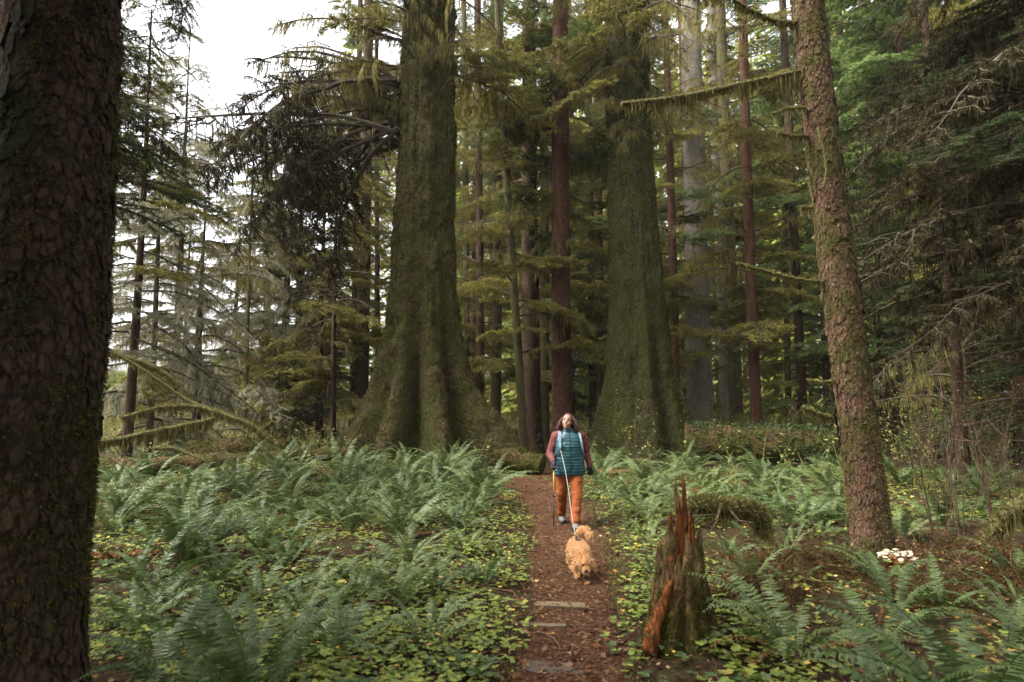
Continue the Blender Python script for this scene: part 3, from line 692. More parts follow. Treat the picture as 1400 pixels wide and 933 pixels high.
mossy_limb(NT_R, [rel(1106, 187, 6.9), rel(1085, 186, 6.7), rel(1062, 182, 6.55)], 0.018, 0.008, seed=4, fringe=300, fl=0.12)
mossy_limb(NT_R, [rel(1102, 148, 6.85), rel(1080, 146, 6.6), rel(1055, 156, 6.5)], 0.015, 0.006, seed=5, fringe=200, fl=0.12)
mossy_limb(NT_R, [rel(1135, 570, 6.9), rel(1115, 566, 6.75), rel(1098, 556, 6.6)], 0.018, 0.009, seed=6, fringe=350, fl=0.10)
mossy_limb(NT_R, [rel(1140, 522, 6.9), rel(1125, 521, 6.7), rel(1105, 520, 6.5)], 0.012, 0.006, seed=7, fringe=120, fl=0.06)
mossy_limb(NT_R, [rel(1112, 280, 6.7), rel(1106, 284, 6.6), rel(1094, 284, 6.5)], 0.014, 0.006, seed=8, fringe=200, fl=0.14)
mossy_limb(NT_R, [rel(1118, 175, 6.62), rel(1126, 205, 6.6), rel(1131, 235, 6.62), rel(1126, 258, 6.66)], 0.012, 0.016, seed=9, fringe=100, fl=0.05)

# ------------------------------------------------------------------ foliage trees that frame and close the view
def conifer(label, px, depth, width_px, kinds, z, L, n, seed, group=None, bark='dark_bark', pitch=(-0.3, 0.2), px_top=None, base=None, yaw=None, zmax=None):
    t_ = tree('conifer', label, px, depth, width_px, px_top if px_top is not None else px + (700 - px) * 0.06, bark, group, seed=seed, sides=12, rings=24, base=base, zmax=zmax, taper=0.75 if zmax is None else 0.12)
    limb(t_, kinds, z, L, n, pitch, yaw, seed); return t_
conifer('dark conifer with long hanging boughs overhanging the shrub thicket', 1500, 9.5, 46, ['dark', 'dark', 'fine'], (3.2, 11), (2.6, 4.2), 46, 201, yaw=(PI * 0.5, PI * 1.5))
conifer('shaded conifer with dense drooping boughs behind the dead leaning tree', 1395, 16, 24, ['fine', 'dark', 'olive'], (1.2, 15), (2.2, 3.8), 70, 202)
conifer('fresh green hemlock with airy boughs right of the scaly trunk', 1262, 19, 14, ['bright', 'bright', 'green'], (3.0, 17), (2.2, 3.6), 64, 203)
conifer('low green conifer between the scaly trunk and the dead leaning tree', 1210, 24, 12, ['bright', 'green'], (1.0, 18), (2.0, 3.4), 60, 204)
conifer('dim olive conifer deep in the thicket beyond the dead leaning tree', 1335, 24, 16, ['fine', 'olive', 'green'], (0.8, 20), (2.2, 3.8), 70, 205)
NL = conifer('tall conifer with hanging dark tips beside the massive scaly trunk', -30, 9.0, 50, ['fine', 'fine', 'dark'], (5.0, 10), (2.2, 3.2), 26, 206, yaw=(-PI * 0.45, PI * 0.6))
o = Vector(NL.location)
lb_ = mossy_limb(NL, [(0.2, 0, P(0, -60, 9.0).z - o.z + 0.6), tuple(P(60, -70, 8.8) - o), tuple(P(150, -75, 8.5) - o), tuple(P(235, -50, 8.2) - o)], 0.05, 0.02, seed=91, fringe=300, fl=0.15, mat='branch')
for k, (px_, L_) in enumerate(((225, 1.0), (238, 1.25), (246, 1.4), (256, 1.15))):
    add_branch(NL, 'dark', tuple(P(px_ - 12, -52, 8.2) - o), rr.uniform(-0.4, 0.4), L_, rr.uniform(-1.45, -1.2), rr)
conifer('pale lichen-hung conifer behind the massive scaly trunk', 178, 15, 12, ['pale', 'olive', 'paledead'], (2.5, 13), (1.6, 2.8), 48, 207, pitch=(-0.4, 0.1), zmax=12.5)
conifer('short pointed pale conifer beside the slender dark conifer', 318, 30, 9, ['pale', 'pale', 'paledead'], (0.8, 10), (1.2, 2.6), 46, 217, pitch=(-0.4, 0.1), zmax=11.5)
for kx, kd, ks in ((205, 17.5, 221), (335, 23, 222), (250, 33, 223), (385, 33, 224)):
    conifer('bare tree of the bright tangle by the clearing, backlight painted into its colour', kx, kd, 150 / kd, ['paledead', 'pale', 'paledead'], (0.6, kd * 0.5 + 1), (1.8, 3.4), 44, ks, 'bare trees of the bright tangle', 'olive_bark', (-0.5, 0.2), zmax=kd * 0.54 + 2.5)
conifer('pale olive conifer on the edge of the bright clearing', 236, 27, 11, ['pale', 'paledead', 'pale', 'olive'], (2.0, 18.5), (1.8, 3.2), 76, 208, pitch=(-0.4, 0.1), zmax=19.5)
conifer('olive conifer with needle-thick boughs behind the tiers of dead twigs', 405, 27, 12, ['olive', 'green', 'olive'], (1.0, 15), (2.4, 3.8), 64, 209, pitch=(-0.35, 0.1), zmax=16)
conifer('small dense conifer close left of the straight red-brown trunk', 437, 24, 10, ['olive', 'dead', 'bare'], (0.8, 11), (2.0, 3.4), 60, 210, pitch=(-0.35, 0.1), zmax=12.5)
for kx, ky, sd_ in ((-5.6, 1.2, 211), (-2.6, -4.5, 212), (8.2, -0.8, 213), (2.5, -6.0, 214)):  # unseen conifers added behind and beside the camera to darken the foreground
    conifer('unseen dense conifer added to shade the near trail', 0, 0, 30, ['dark', 'green'], (5.0, 13), (3.4, 5.0), 46, sd_, 'added shade conifers around the viewpoint', base=Vector((kx, ky, Hs(kx, ky))))
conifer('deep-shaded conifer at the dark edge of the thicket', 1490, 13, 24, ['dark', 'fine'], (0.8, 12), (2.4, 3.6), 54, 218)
GB = 'conifers of the background forest'
rb = random.Random(909)
back = []
for k in range(400):
    if len(back) >= 30: break
    px = rb.uniform(-120, 1520); dp = rb.uniform(27, 60)
    if 80 < px < 345 or (px < 470 and rb.random() < 0.6): continue
    if any(abs(px - q[0]) < 18 and abs(dp - q[1]) < 10 for q in back): continue
    back.append((px, dp))
for k, (px, dp) in enumerate(back):
    kinds = ['olive', 'green', 'olive'] if px < 1050 else ['green', 'bright', 'olive']
    zt = dp * 0.72 + 2; bk = rb.choice(['dark_bark', 'olive_bark', 'olive_bark', 'red_bark'])
    lb = {'dark_bark': 'dark', 'olive_bark': 'drab olive', 'red_bark': 'reddish'}[bk] + ('-trunked conifer with khaki boughs' if px < 1050 else '-trunked conifer with greener boughs') + ' in the background forest'
    conifer(lb, px, dp, rb.uniform(9, 18) * 32 / dp, kinds, (rb.uniform(1.0, 5.0), zt if not 150 < px < 470 else zt * 0.6), (2.0, 4.0), 38, 300 + k, GB + ', ' + lb.split(' in the')[0], bk, zmax=zt * 0.66 if 150 < px < 470 else None)

# far wood that reads as one mass
r_ = np.random.default_rng(55); mb = MB()
for k in range(280):
    an = r_.uniform(-0.95, 0.95); d = r_.uniform(56, 100); x, y = math.sin(an) * d, math.cos(an) * d
    pxx = CX + F * math.tan(an)
    h = r_.uniform(26, 58) * (d / 80)
    if 60 < pxx < 480: h *= r_.uniform(0.05, 0.14) if pxx < 380 else 0.25
    n = 800; f = r_.random(n) ** 0.75; zz = 0.3 + f * h; rad = (1 - f) * h * 0.10 + 1.3
    a = r_.uniform(0, 2 * PI, n); q = np.sqrt(r_.random(n)) * rad
    p = np.stack([x + np.cos(a) * q, y + np.sin(a) * q, Hs(x, y) + zz], -1)
    dr = unit(np.stack([np.cos(a), np.sin(a), -r_.uniform(0.1, 0.9, n)], -1)) * r_.uniform(0.5, 1.4, (n, 1))
    mb.add(*blades(p, dr, unit(np.cross(dr, r_.normal(0, .4, (n, 3)) + np.array([0, 0, 1]))) * r_.uniform(0.10, 0.24, (n, 1))))
    mb.add(*tube([(x, y, -0.5), (x, y, h * .5), (x, y, h)], [0.35, 0.22, 0.05], 6))
tag(mb.build('distant_forest', M['far']), 'soft olive wall of far-off conifers closing the view', 'forest', kind='stuff')

# low twiggy brush under the middle-distance trees
r_ = np.random.default_rng(66); mb = MB()
n = 5200; yy = r_.uniform(14, 44, n); xx = r_.uniform(-0.95, 0.95, n) * yy
keep = (np.abs(xx - trail_x(yy)) > 1.2) & (((xx - bL.x) ** 2 + (yy - bL.y) ** 2) > 9) & (((xx - bR.x) ** 2 + (yy - bR.y) ** 2) > 5) & (r_.random(n) < smooth(12, 26, yy))
xx, yy = xx[keep], yy[keep]; zz = H(xx, yy); n = len(xx)
hh = r_.uniform(0.4, 1.0, n) * (1 + 1.2 * smooth(20, 34, yy))
lean = r_.normal(0, 0.35, (n, 2))
p0 = np.stack([xx, yy, zz - 0.05], -1); p2 = p0 + np.stack([lean[:, 0] * hh, lean[:, 1] * hh, hh], -1)
sdv = np.stack([np.full(n, 0.012), np.zeros(n), np.zeros(n)], -1)
v = np.stack([p0 - sdv, p0 + sdv, p2 + sdv * .3, p2 - sdv * .3], 1)
mb.add(v.reshape(-1, 3), np.arange(4 * n).reshape(n, 4))
for q in range(12):
    f = r_.uniform(0.25, 1.0, (n, 1)); p = p0 + (p2 - p0) * f + r_.normal(0, 0.12, (n, 3))
    d = unit(r_.normal(0, 1, (n, 3)) * np.array([1, 1, 0.5])) * r_.uniform(0.05, 0.16, (n, 1))
    mb.add(*blades(p, d, unit(np.cross(d, r_.normal(0, .5, (n, 3)) + np.array([0, 0, 1]))) * r_.uniform(0.015, 0.04, (n, 1))))
tag(mb.build('understory_brush', M['brush']), 'pale twiggy brush covering the forest floor between distant trunks', 'brush', kind='stuff')

#@@PART2
# ------------------------------------------------------------------ sword ferns
def frond_mesh(seed, e0, e1, mat, pairs=34, wid=0.095, twist=0.0):
    r = np.random.default_rng(seed); n = 16; t = np.linspace(0, 1, n)
    a = np.radians(e0 + (e1 - e0) * t ** 1.25); ds = 1.0 / (n - 1)
    x = np.concatenate([[0], np.cumsum(np.cos(a[:-1]) * ds)]); z = np.concatenate([[0], np.cumsum(np.sin(a[:-1]) * ds)])
    y = twist * t ** 2
    ax = np.stack([x, y, z], 1); mb = MB()
    mb.add(*tube(ax, np.linspace(0.006, 0.0015, n), 3, cap=False))
    s = np.linspace(0.10, 0.985, pairs)
    pt = np.stack([np.interp(s, t, ax[:, k]) for k in range(3)], -1)
    an = np.interp(s, t, a); tg = np.stack([np.cos(an), 0 * an, np.sin(an)], -1); nr = np.stack([-np.sin(an), 0 * an, np.cos(an)], -1)
    L = wid * np.minimum(1.0, 0.55 + 2.2 * (s - 0.1)) * np.clip((1 - s) / 0.55, 0.06, 1) ** 0.75
    for sd_ in (-1, 1):
        Lr = L * r.uniform(0.85, 1.1, pairs)
        d = unit(np.array([[0, sd_, 0]]) + tg * r.uniform(0.12, 0.38, (pairs, 1)) + nr * r.uniform(-0.38, 0.12, (pairs, 1)))
        wv = unit(tg + nr * r.normal(0, 0.25, (pairs, 1))) * 0.0125 * np.clip(L / wid, 0.25, 1)[:, None] ** 0.5
        b = pt; m = b + d * Lr[:, None] * 0.45 - nr * (0.02 * Lr)[:, None]; e = b + d * Lr[:, None] + tg * (0.12 * Lr)[:, None] - nr * (0.14 * Lr)[:, None]
        v = np.stack([b - wv * .8, b + wv * .8, m - wv * .92, m + wv * .92, e - wv * .08, e + wv * .08], 1)
        bb = np.arange(pairs)[:, None] * 6
        mb.add(v.reshape(-1, 3), np.concatenate([bb + np.array([[0, 1, 3, 2]]), bb + np.array([[2, 3, 5, 4]])]))
    return mb.mesh('frond', M[mat])
FR = {}
for mk in ('fern', 'fern_deep'):
    FR[mk] = {'spread': [frond_mesh(900 + k, 52 + 6 * (k % 3), -32 + 7 * (k % 4), mk, 30 + 2 * (k % 4), 0.085 + 0.008 * (k % 3), 0.06 * (k - 2.5)) for k in range(6)],
              'upright': [frond_mesh(950 + k, 80, 14 - 10 * (k % 4), mk, 34, 0.09 + 0.006 * (k % 3), 0.04 * (k - 2)) for k in range(5)]}
FR['dead'] = [frond_mesh(980 + k, 34, -60, 'fern_dead', 24, 0.06, 0.1 * (k - 1)) for k in range(3)]
def fern(loc, size, n, label, group=None, mat='fern', up=0.3, seed=0, dead=1, yaws=None):
    r = random.Random(seed)
    root = thing('sword_fern', loc, label, 'fern', group)
    for k in range(n):
        ya = (k + r.uniform(-0.3, 0.3)) / n * 2 * PI if yaws is None else r.uniform(*yaws)
        me = r.choice(FR[mat]['upright' if r.random() < up else 'spread'])
        s = size * r.uniform(0.62, 1.12)
        link('frond', me, root, (0.03 * math.cos(ya), 0.03 * math.sin(ya), 0.0), (r.uniform(-0.35, 0.35), r.uniform(-0.12, 0.22), ya), (s, s * r.uniform(0.85, 1.15), s))
    for k in range(dead + (1 if r.random() < 0.5 else 0)):
        ya = r.uniform(0, 2 * PI); s = size * r.uniform(0.5, 0.85)
        tag(link('frond', r.choice(FR['dead']), root, (0, 0, 0), (r.uniform(-0.3, 0.3), 0, ya), s), 'withered brown frond')
    return root
def sunk(p, dz=-0.02): return Vector((p.x, p.y, p.z + dz))
rf = random.Random(4242); FERN_XY = []
def patch(n, px, py, size, nf, label, group, mat, mind=0.5, up=0.3, dead=1):
    k = 0; tries = 0
    while k < n and tries < 600:
        tries += 1
        p = G(rf.uniform(*px), rf.uniform(*py))
        if abs(p.x - trail_x(p.y)) < trail_w(p.y) + 0.35: continue
        if (p.x - bL.x) ** 2 + (p.y - bL.y) ** 2 < 5.0 or (p.x - bR.x) ** 2 + (p.y - bR.y) ** 2 < 2.6: continue
        if any((p.x - a) ** 2 + (p.y - b) ** 2 < mind * mind for a, b in FERN_XY): continue
        FERN_XY.append((p.x, p.y)); k += 1
        fern(sunk(p), rf.uniform(*size), rf.randint(*nf), label, group, mat if rf.random() < 0.75 else 'fern_deep', up * rf.uniform(0.3, 1.6), rf.randint(0, 10 ** 6), dead)
def one(px, py, size, n, label, mat='fern', up=0.3, seed=0, dead=1, yaws=None):
    p = G(px, py); FERN_XY.append((p.x, p.y)); return fern(sunk(p), size, n, label, None, mat, up, seed, dead, yaws)
one(262, 778, 1.15, 24, 'tall dark fern clump rising behind the crumbling red log', 'fern_deep', 0.7, 1, 4)
one(352, 985, 1.12, 10, 'near fern with one long upright frond over yellow leaves', 'fern_deep', 0.75, 12, 1)
one(258, 1010, 0.85, 6, 'short fern with a blunt upright frond by the massive scaly trunk', 'fern_deep', 0.9, 5, 0)
one(452, 905, 0.85, 11, 'fern with low arching fronds among the clover leaves', 'fern_deep', 0.3, 14, 1)
one(585, 880, 0.66, 12, 'fern spreading over clover close beside the wooden boards', 'fern', 0.1, 17, 1)
one(598, 806, 0.62, 13, 'pale fern in the clover beside the bend of the trail', 'fern', 0.15, 19, 1)
one(640, 752, 0.55, 12, 'small fern at the trail edge below the dense fern patch', 'fern', 0.2, 23, 1)
one(487, 822, 0.7, 12, 'fern half sunk in clover below the dense patch', 'fern_deep', 0.2, 29, 1)
one(1088, 896, 1.0, 13, 'large bright fern with arching comb-like fronds beside the rotten stump', 'fern', 0.0, 31, 2)
one(1345, 1010, 1.05, 17, 'big shaded fern spreading under the shrub thicket', 'fern_deep', 0.2, 37, 1)
one(1240, 985, 0.75, 10, 'shaded fern between the bright arching fern and the thicket', 'fern_deep', 0.1, 38, 1)
one(1025, 800, 0.62, 8, 'slim upright fern growing behind the rotten stump', 'fern', 0.7, 41, 0)
one(1236, 735, 0.85, 15, 'fern tucked close behind the foot of the scaly trunk', 'fern', 0.3, 43, 1)
one(1290, 720, 0.8, 13, 'dim fern under the dead leaning tree', 'fern_deep', 0.3, 47, 1)
one(884, 772, 0.36, 9, 'tiny fern on the trail edge opposite the dog', 'fern', 0.2, 53, 0)
one(868, 852, 0.22, 6, 'seedling fern beside the wooden boards', 'fern_deep', 0.2, 59, 0)
one(640, 930, 0.36, 9, 'little fern at the trail edge near the grey board', 'fern_deep', 0.2, 61, 0)
one(860, 612, 0.8, 12, 'fern growing against the second huge trunk under the leafy sprig', 'fern', 0.4, 67, 1)
patch(44, (430, 705), (632, 740), (0.6, 1.15), (10, 18), 'bluish sword fern in the dense patch before the buttress roots', 'ferns before the buttress roots', 'fern', 0.42)
patch(34, (150, 440), (618, 735), (0.85, 1.2), (11, 17), 'sword fern in the bed below the fallen mossy boughs', 'ferns below the fallen boughs', 'fern', 0.5)
patch(8, (170, 420), (700, 830), (0.55, 0.85), (9, 13), 'shaded fern scattered around the crumbling red log', 'ferns around the red log', 'fern_deep', 0.6)
patch(64, (812, 1165), (620, 722), (0.55, 1.1), (10, 18), 'silvery sword fern in the bed between stump and second huge trunk', 'ferns of the bright bed', 'fern', 0.38, 0.2)
patch(8, (1200, 1400), (650, 720), (0.7, 1.0), (10, 14), 'dim sword fern in the shade under the thicket', 'ferns in the shade', 'fern_deep', 0.7)
patch(9, (410, 665), (745, 915), (0.45, 0.78), (8, 13), 'fern dotted through the clover left of the trail', 'ferns in the clover', 'fern', 0.42, 0.2, 2)
patch(8, (170, 430), (790, 940), (0.5, 0.85), (7, 11), 'dark fern in the shade near the massive scaly trunk', 'ferns near the scaly trunk', 'fern_deep', 0.45, 0.4, 2)
patch(10, (815, 930), (690, 800), (0.3, 0.5), (6, 9), 'little fern in the clover between trail and stump', 'ferns between trail and stump', 'fern', 0.3, 0.2, 1)
patch(34, (600, 1140), (583, 604), (0.7, 1.0), (9, 12), 'small far fern under the background trunks', 'far ferns', 'fern', 1.0, 0.3, 0)
patch(10, (380, 500), (590, 625), (0.7, 1.0), (9, 12), 'fern left of the buttress roots by the arching boughs', 'ferns left of the buttress', 'fern', 0.8, 0.3, 0)

# ------------------------------------------------------------------ ground cover, litter, fallen leaves, twigs
r_ = np.random.default_rng(123)
def scatter_xy(n, ylo, yhi, spread=0.95):
    y = ylo + (yhi - ylo) * r_.random(n) ** 1.25
    x = r_.uniform(-spread, spread, n) * (y + 0.6)
    return x, y
def heart():
    return np.array([[0, 0, 0], [0.42, 0.30, 0.08], [0.34, 0.95, 0.04], [0, 0.80, 0.0], [-0.34, 0.95, 0.04], [-0.42, 0.30, 0.08]]), np.array([[0, 1, 2, 3], [0, 3, 4, 5]])
def place(tv, tq, pos, yaw, tilt, size):
    n, m = len(pos), len(tv)
    v = np.repeat(tv[None], n, 0) * size[:, None, None]
    ct, st = np.cos(tilt)[:, None], np.sin(tilt)[:, None]
    y2 = v[..., 1] * ct - v[..., 2] * st; z2 = v[..., 1] * st + v[..., 2] * ct
    c, s = np.cos(yaw)[:, None], np.sin(yaw)[:, None]
    v = np.stack([v[..., 0] * c - y2 * s, v[..., 0] * s + y2 * c, z2], -1) + pos[:, None]
    q = (np.arange(n)[:, None, None] * m + tq[None]).reshape(-1, 4)
    return v.reshape(-1, 3), q
def off_trail(x, y, lo=0.75, hi=1.35):
    d = np.abs(x - trail_x(y)) / trail_w(y) + 0.55 * fbm(x * 1.6, y * 1.6, 6.0, 3); return r_.random(len(x)) < smooth(lo, hi, d)
hv, hq = heart()
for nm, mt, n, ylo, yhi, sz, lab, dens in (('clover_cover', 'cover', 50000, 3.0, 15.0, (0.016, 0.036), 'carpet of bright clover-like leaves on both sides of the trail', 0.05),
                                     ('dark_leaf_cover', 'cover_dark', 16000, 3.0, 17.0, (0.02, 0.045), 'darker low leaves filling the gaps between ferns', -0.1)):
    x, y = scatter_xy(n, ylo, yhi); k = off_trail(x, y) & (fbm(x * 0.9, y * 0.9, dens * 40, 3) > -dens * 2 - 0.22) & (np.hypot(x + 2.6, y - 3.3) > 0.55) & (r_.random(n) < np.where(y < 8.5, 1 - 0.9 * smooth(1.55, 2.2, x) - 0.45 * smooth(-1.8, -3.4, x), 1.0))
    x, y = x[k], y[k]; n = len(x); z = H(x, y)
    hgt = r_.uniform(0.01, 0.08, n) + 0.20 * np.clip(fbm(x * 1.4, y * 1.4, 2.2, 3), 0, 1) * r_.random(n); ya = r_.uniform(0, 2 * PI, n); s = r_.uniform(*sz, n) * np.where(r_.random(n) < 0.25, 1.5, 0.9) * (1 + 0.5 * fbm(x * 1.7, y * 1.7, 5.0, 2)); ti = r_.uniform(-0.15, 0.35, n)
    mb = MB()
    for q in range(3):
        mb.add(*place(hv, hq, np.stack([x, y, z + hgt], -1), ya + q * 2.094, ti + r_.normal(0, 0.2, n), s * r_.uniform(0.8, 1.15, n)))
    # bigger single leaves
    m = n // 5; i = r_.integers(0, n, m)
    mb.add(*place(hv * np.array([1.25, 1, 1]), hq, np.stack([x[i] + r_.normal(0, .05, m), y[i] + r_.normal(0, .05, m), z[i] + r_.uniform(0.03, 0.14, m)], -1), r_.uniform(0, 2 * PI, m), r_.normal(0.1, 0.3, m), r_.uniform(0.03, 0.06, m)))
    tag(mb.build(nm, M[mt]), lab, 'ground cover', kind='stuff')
# leaf litter on trail and floor
mb = MB(); n = 15000
y = 3 + 15 * r_.random(n) ** 1.3; x = trail_x(y) + r_.uniform(-1, 1, n) * trail_w(y) * 1.1
d = r_.uniform(0, 2 * PI, n); L = np.clip(0.018 * r_.lognormal(0, 0.6, n), 0.006, 0.075); dv = np.stack([np.cos(d), np.sin(d), r_.normal(0, 0.25, n)], -1) * L[:, None]
wv = unit(np.cross(dv, r_.normal(0, 0.35, (n, 3)) + np.array([0, 0, 1]))) * (L * r_.uniform(0.12, 0.4, n))[:, None]
mb.add(*blades(np.stack([x, y, surf_z(x, y) + r_.uniform(0.004, 0.034, n) * np.where(r_.random(n) < 0.4, 1, 0.5)], -1), dv, wv))
n = 12000; x, y = scatter_xy(n, 3, 16)
d = r_.uniform(0, 2 * PI, n); L = r_.uniform(0.02, 0.06, n); dv = np.stack([np.cos(d), np.sin(d), r_.normal(0, 0.3, n)], -1) * L[:, None]
wv = unit(np.cross(dv, r_.normal(0, 0.4, (n, 3)) + np.array([0, 0, 1]))) * (L * r_.uniform(0.12, 0.4, n))[:, None]
mb.add(*blades(np.stack([x, y, H(x, y) + r_.uniform(0.005, 0.04, n)], -1), dv, wv))
tag(mb.build('leaf_litter', M['litter']), 'brown leaf litter strewn over trail and forest floor', 'leaf litter', kind='stuff')
mb = MB(); n = 2300; x, y = scatter_xy(n, 3, 13); k = off_trail(x, y, 0.3, 1.4); x, y = x[k], y[k]; n = len(x)
mb.add(*place(hv * np.array([1.2, 1, 1.5]), hq, np.stack([x, y, H(x, y) + r_.uniform(0.02, 0.13, n)], -1), r_.uniform(0, 2 * PI, n), r_.normal(0, 0.3, n), r_.uniform(0.018, 0.042, n)))
tag(mb.build('fallen_leaves', M['yellow_leaf']), 'scattered yellow and orange fallen leaves in the clover', 'fallen leaves', kind='stuff')
mb = MB()
for k in range(420):
    x, y = scatter_xy(1, 3, 14); p = np.array([x[0], y[0], Hs(x[0], y[0]) + 0.02]); a = r_.uniform(0, 2 * PI); L = r_.uniform(0.12, 0.6)
    q = np.linspace(-.5, .5, 5)[:, None]; path = p + q * L * np.array([math.cos(a), math.sin(a), r_.normal(0, 0.12)]) + r_.normal(0, L * 0.03, (5, 3)); path[:, 2] = np.maximum(path[:, 2], p[2] - 0.01)
    mb.add(*tube(path, np.linspace(0.006, 0.002, 5) * r_.uniform(0.6, 1.5), 4))
tag(mb.build('fallen_twigs', M['twig']), 'thin brown twigs fallen across the forest floor', 'twigs', kind='stuff')
# debris mound of dead moss and twigs between stump and scaly trunk
dead_moss = leaf_mat('dead_moss', [(0.040, 0.022, 0.010), (0.075, 0.045, 0.018), (0.062, 0.050, 0.018), (0.105, 0.062, 0.028), (0.035, 0.020, 0.010)], 0.15, 0.95, 0.05)
for lab, hx, hd_, sx, sy, hz_, n in (('brown tangle of dead moss and twigs just behind the rotten stump', 1000, 5.2, 0.30, 0.35, 0.16, 14000), ('broad heap of brown moss between stump and scaly trunk', 1075, 6.2, 0.50, 0.40, 0.22, 18000),
        ('mossy hump at the foot of the scaly trunk', 1125, 6.4, 0.28, 0.22, 0.12, 8000), ('tangle of dead twigs and moss below the cream fungi', 1235, 5.4, 0.38, 0.30, 0.16, 11000),
        ('dark mossy hump under the bare shrubs', 1310, 6.4, 0.55, 0.45, 0.28, 13000), ('low brown moss heap by the leaning mossy limb', 1375, 5.6, 0.40, 0.40, 0.22, 9000)):
    hp = GD(hx, hd_); mb = MB(); q = r_.normal(0, 1, (n, 2)) * 0.75; x = q[:, 0] * sx; y = q[:, 1] * sy
    top = hz_ * np.exp(-(q ** 2).sum(1) * 0.9) * (0.7 + 0.8 * fbm(x * 6 + hx, y * 6, 0 * x, 3))
    z = H(x + hp.x, y + hp.y) - hp.z + np.clip(top, 0, None) * r_.random(n) ** 0.4
    dv = unit(r_.normal(0, 1, (n, 3)) * np.array([1, 1, 0.7])) * r_.uniform(0.02, 0.10, (n, 1)) * np.where(r_.random((n, 1)) < 0.06, 3.0, 1.0)
    mb.add(*blades(np.stack([x, y, z], -1), dv, unit(np.cross(dv, r_.normal(0, 1, (n, 3)))) * r_.uniform(0.002, 0.006, (n, 1))))
    # solid earth core under the tangle
    gx_, gy_ = np.meshgrid(np.linspace(-1.6, 1.6, 17) * sx, np.linspace(-1.6, 1.6, 17) * sy)
    cz = H(gx_ + hp.x, gy_ + hp.y) - hp.z - 0.05 + 0.5 * hz_ * np.exp(-((gx_ / sx / .75) ** 2 + (gy_ / sy / .75) ** 2) * 0.9)
    mb.add(np.stack([gx_, gy_, cz], -1), grid_faces(17, 17))
    tag(mb.build('moss_heap', dead_moss, None, False, hp), lab, 'moss heap')
patch(9, (985, 1135), (715, 800), (0.4, 0.6), (5, 8), 'half-withered fern in the brown tangle behind the stump', 'withered ferns behind the stump', 'fern_deep', 0.4, 0.3, 5)
patch(8, (1205, 1400), (770, 900), (0.45, 0.75), (7, 10), 'low shaded fern in the twig tangle under the shrubs', 'ferns in the twig tangle', 'fern_deep', 0.5, 0.2, 3)
mb = MB(); n = 9000; y = 3 + 11 * r_.random(n) ** 1.3; sg = np.where(r_.random(n) < 0.5, -1, 1)
x = trail_x(y) + sg * trail_w(y) * (1.0 + r_.normal(0, 0.16, n)); k = fbm(x * 1.8, y * 1.8, 3.0, 3) > -0.05; x, y = x[k], y[k]; n = len(x)
dv = unit(r_.normal(0, 0.5, (n, 3)) + np.array([0, 0, 0.8])) * r_.uniform(0.015, 0.05, (n, 1))
mb.add(*blades(np.stack([x, y, H(x, y) + 0.002], -1), dv, unit(np.cross(dv, r_.normal(0, 1, (n, 3)))) * 0.004))
tag(mb.build('trail_edge_moss', M['moss_gold']), 'short moss and grass fringe along both trail edges', 'moss', kind='stuff')

# ------------------------------------------------------------------ logs and fallen boughs
def log(name, label, p0, p1, r0, r1, mat, cat='log', sides=30, rings=70, amp=0.12, tuft=0, tm='moss_tuft', seed=0, sag=0.0, end=None):
    p0, p1 = np.array(p0, float), np.array(p1, float); o_ = (p0 + p1) / 2; o_[2] -= (r0 + r1) / 2
    root = thing(name, Vector(o_), label, cat)
    t = np.linspace(0, 1, rings); path = p0 + (p1 - p0) * t[:, None] - o_; path[:, 2] += sag * np.sin(t * PI) + 0.05 * fbm(t * 5 + seed, 0 * t, 0 * t, 2)
    v, q, tt = tube(path, np.interp(t, [0, 1], [r0, r1]), sides)
    c = np.concatenate([np.repeat(path, sides, 0), path[:1], path[-1:]]); d = v - c
    rr_ = np.linalg.norm(d, axis=1, keepdims=True); dn = d / (rr_ + 1e-6)
    v = v + dn * (amp * (r0 + r1) / 2 * 2.2 * fbm(v[:, 0] * 2.5 + seed, v[:, 1] * 2.5, v[:, 2] * 2.5, 4))[:, None] * (rr_ > 1e-4)
    MB().add(v, q, tt).build('stem', M[mat], root, True)
    if tuft:
        V_ = v[:rings * sides].reshape(rings, sides, 3)
        MB().add(*tufts(V_, tuft, np.random.default_rng(seed), 0.06, 0.012)).build('moss', M[tm], root)
    return root
def gz(px, depth, dz): p = GD(px, depth); return (p.x, p.y, p.z + dz)
log('fallen_log', 'short round mossy log end lying beside the trail past the buttress root', gz(672, 15.9, 0.28), gz(741, 15.4, 0.22), 0.30, 0.27, 'log_bark', tuft=3500, seed=3)
ov = log('fallen_log', 'large dark fallen log overgrown with small leaves behind the bright ferns', gz(935, 17.6, 0.42), gz(1190, 16.4, 0.42), 0.52, 0.46, 'log_bark', tuft=5000, seed=5, sides=36, rings=90)
n = 5200; a = r_.uniform(-0.2, PI + 0.2, n); t = r_.random(n); A = np.array(gz(935, 17.6, 0.42)); B = np.array(gz(1190, 16.4, 0.42))
c = A + (B - A) * t[:, None]; p = c + np.stack([0 * a, -np.cos(a) * 0.55, np.sin(a) * 0.55], -1) - np.array(ov.location)
tag(MB().add(*place(hv, hq, p + r_.normal(0, .05, (n, 3)), r_.uniform(0, 2 * PI, n), r_.normal(0.3, 0.6, n), r_.uniform(0.03, 0.07, n))).build('leaves', M['cover_dark'], ov), kind='stuff')
log('fallen_log', 'crumbling red-brown log half buried under the tall dark fern', gz(130, 6.3, 0.04), gz(345, 6.7, 0.0), 0.11, 0.07, 'rot_log', seed=7, tuft=1200, tm='moss_tuft')
log('fallen_log', 'mossy log lying under the arching boughs by the clearing', gz(140, 13.0, 0.22), gz(480, 15.0, 0.2), 0.26, 0.17, 'log_bark', seed=9, tuft=4000)
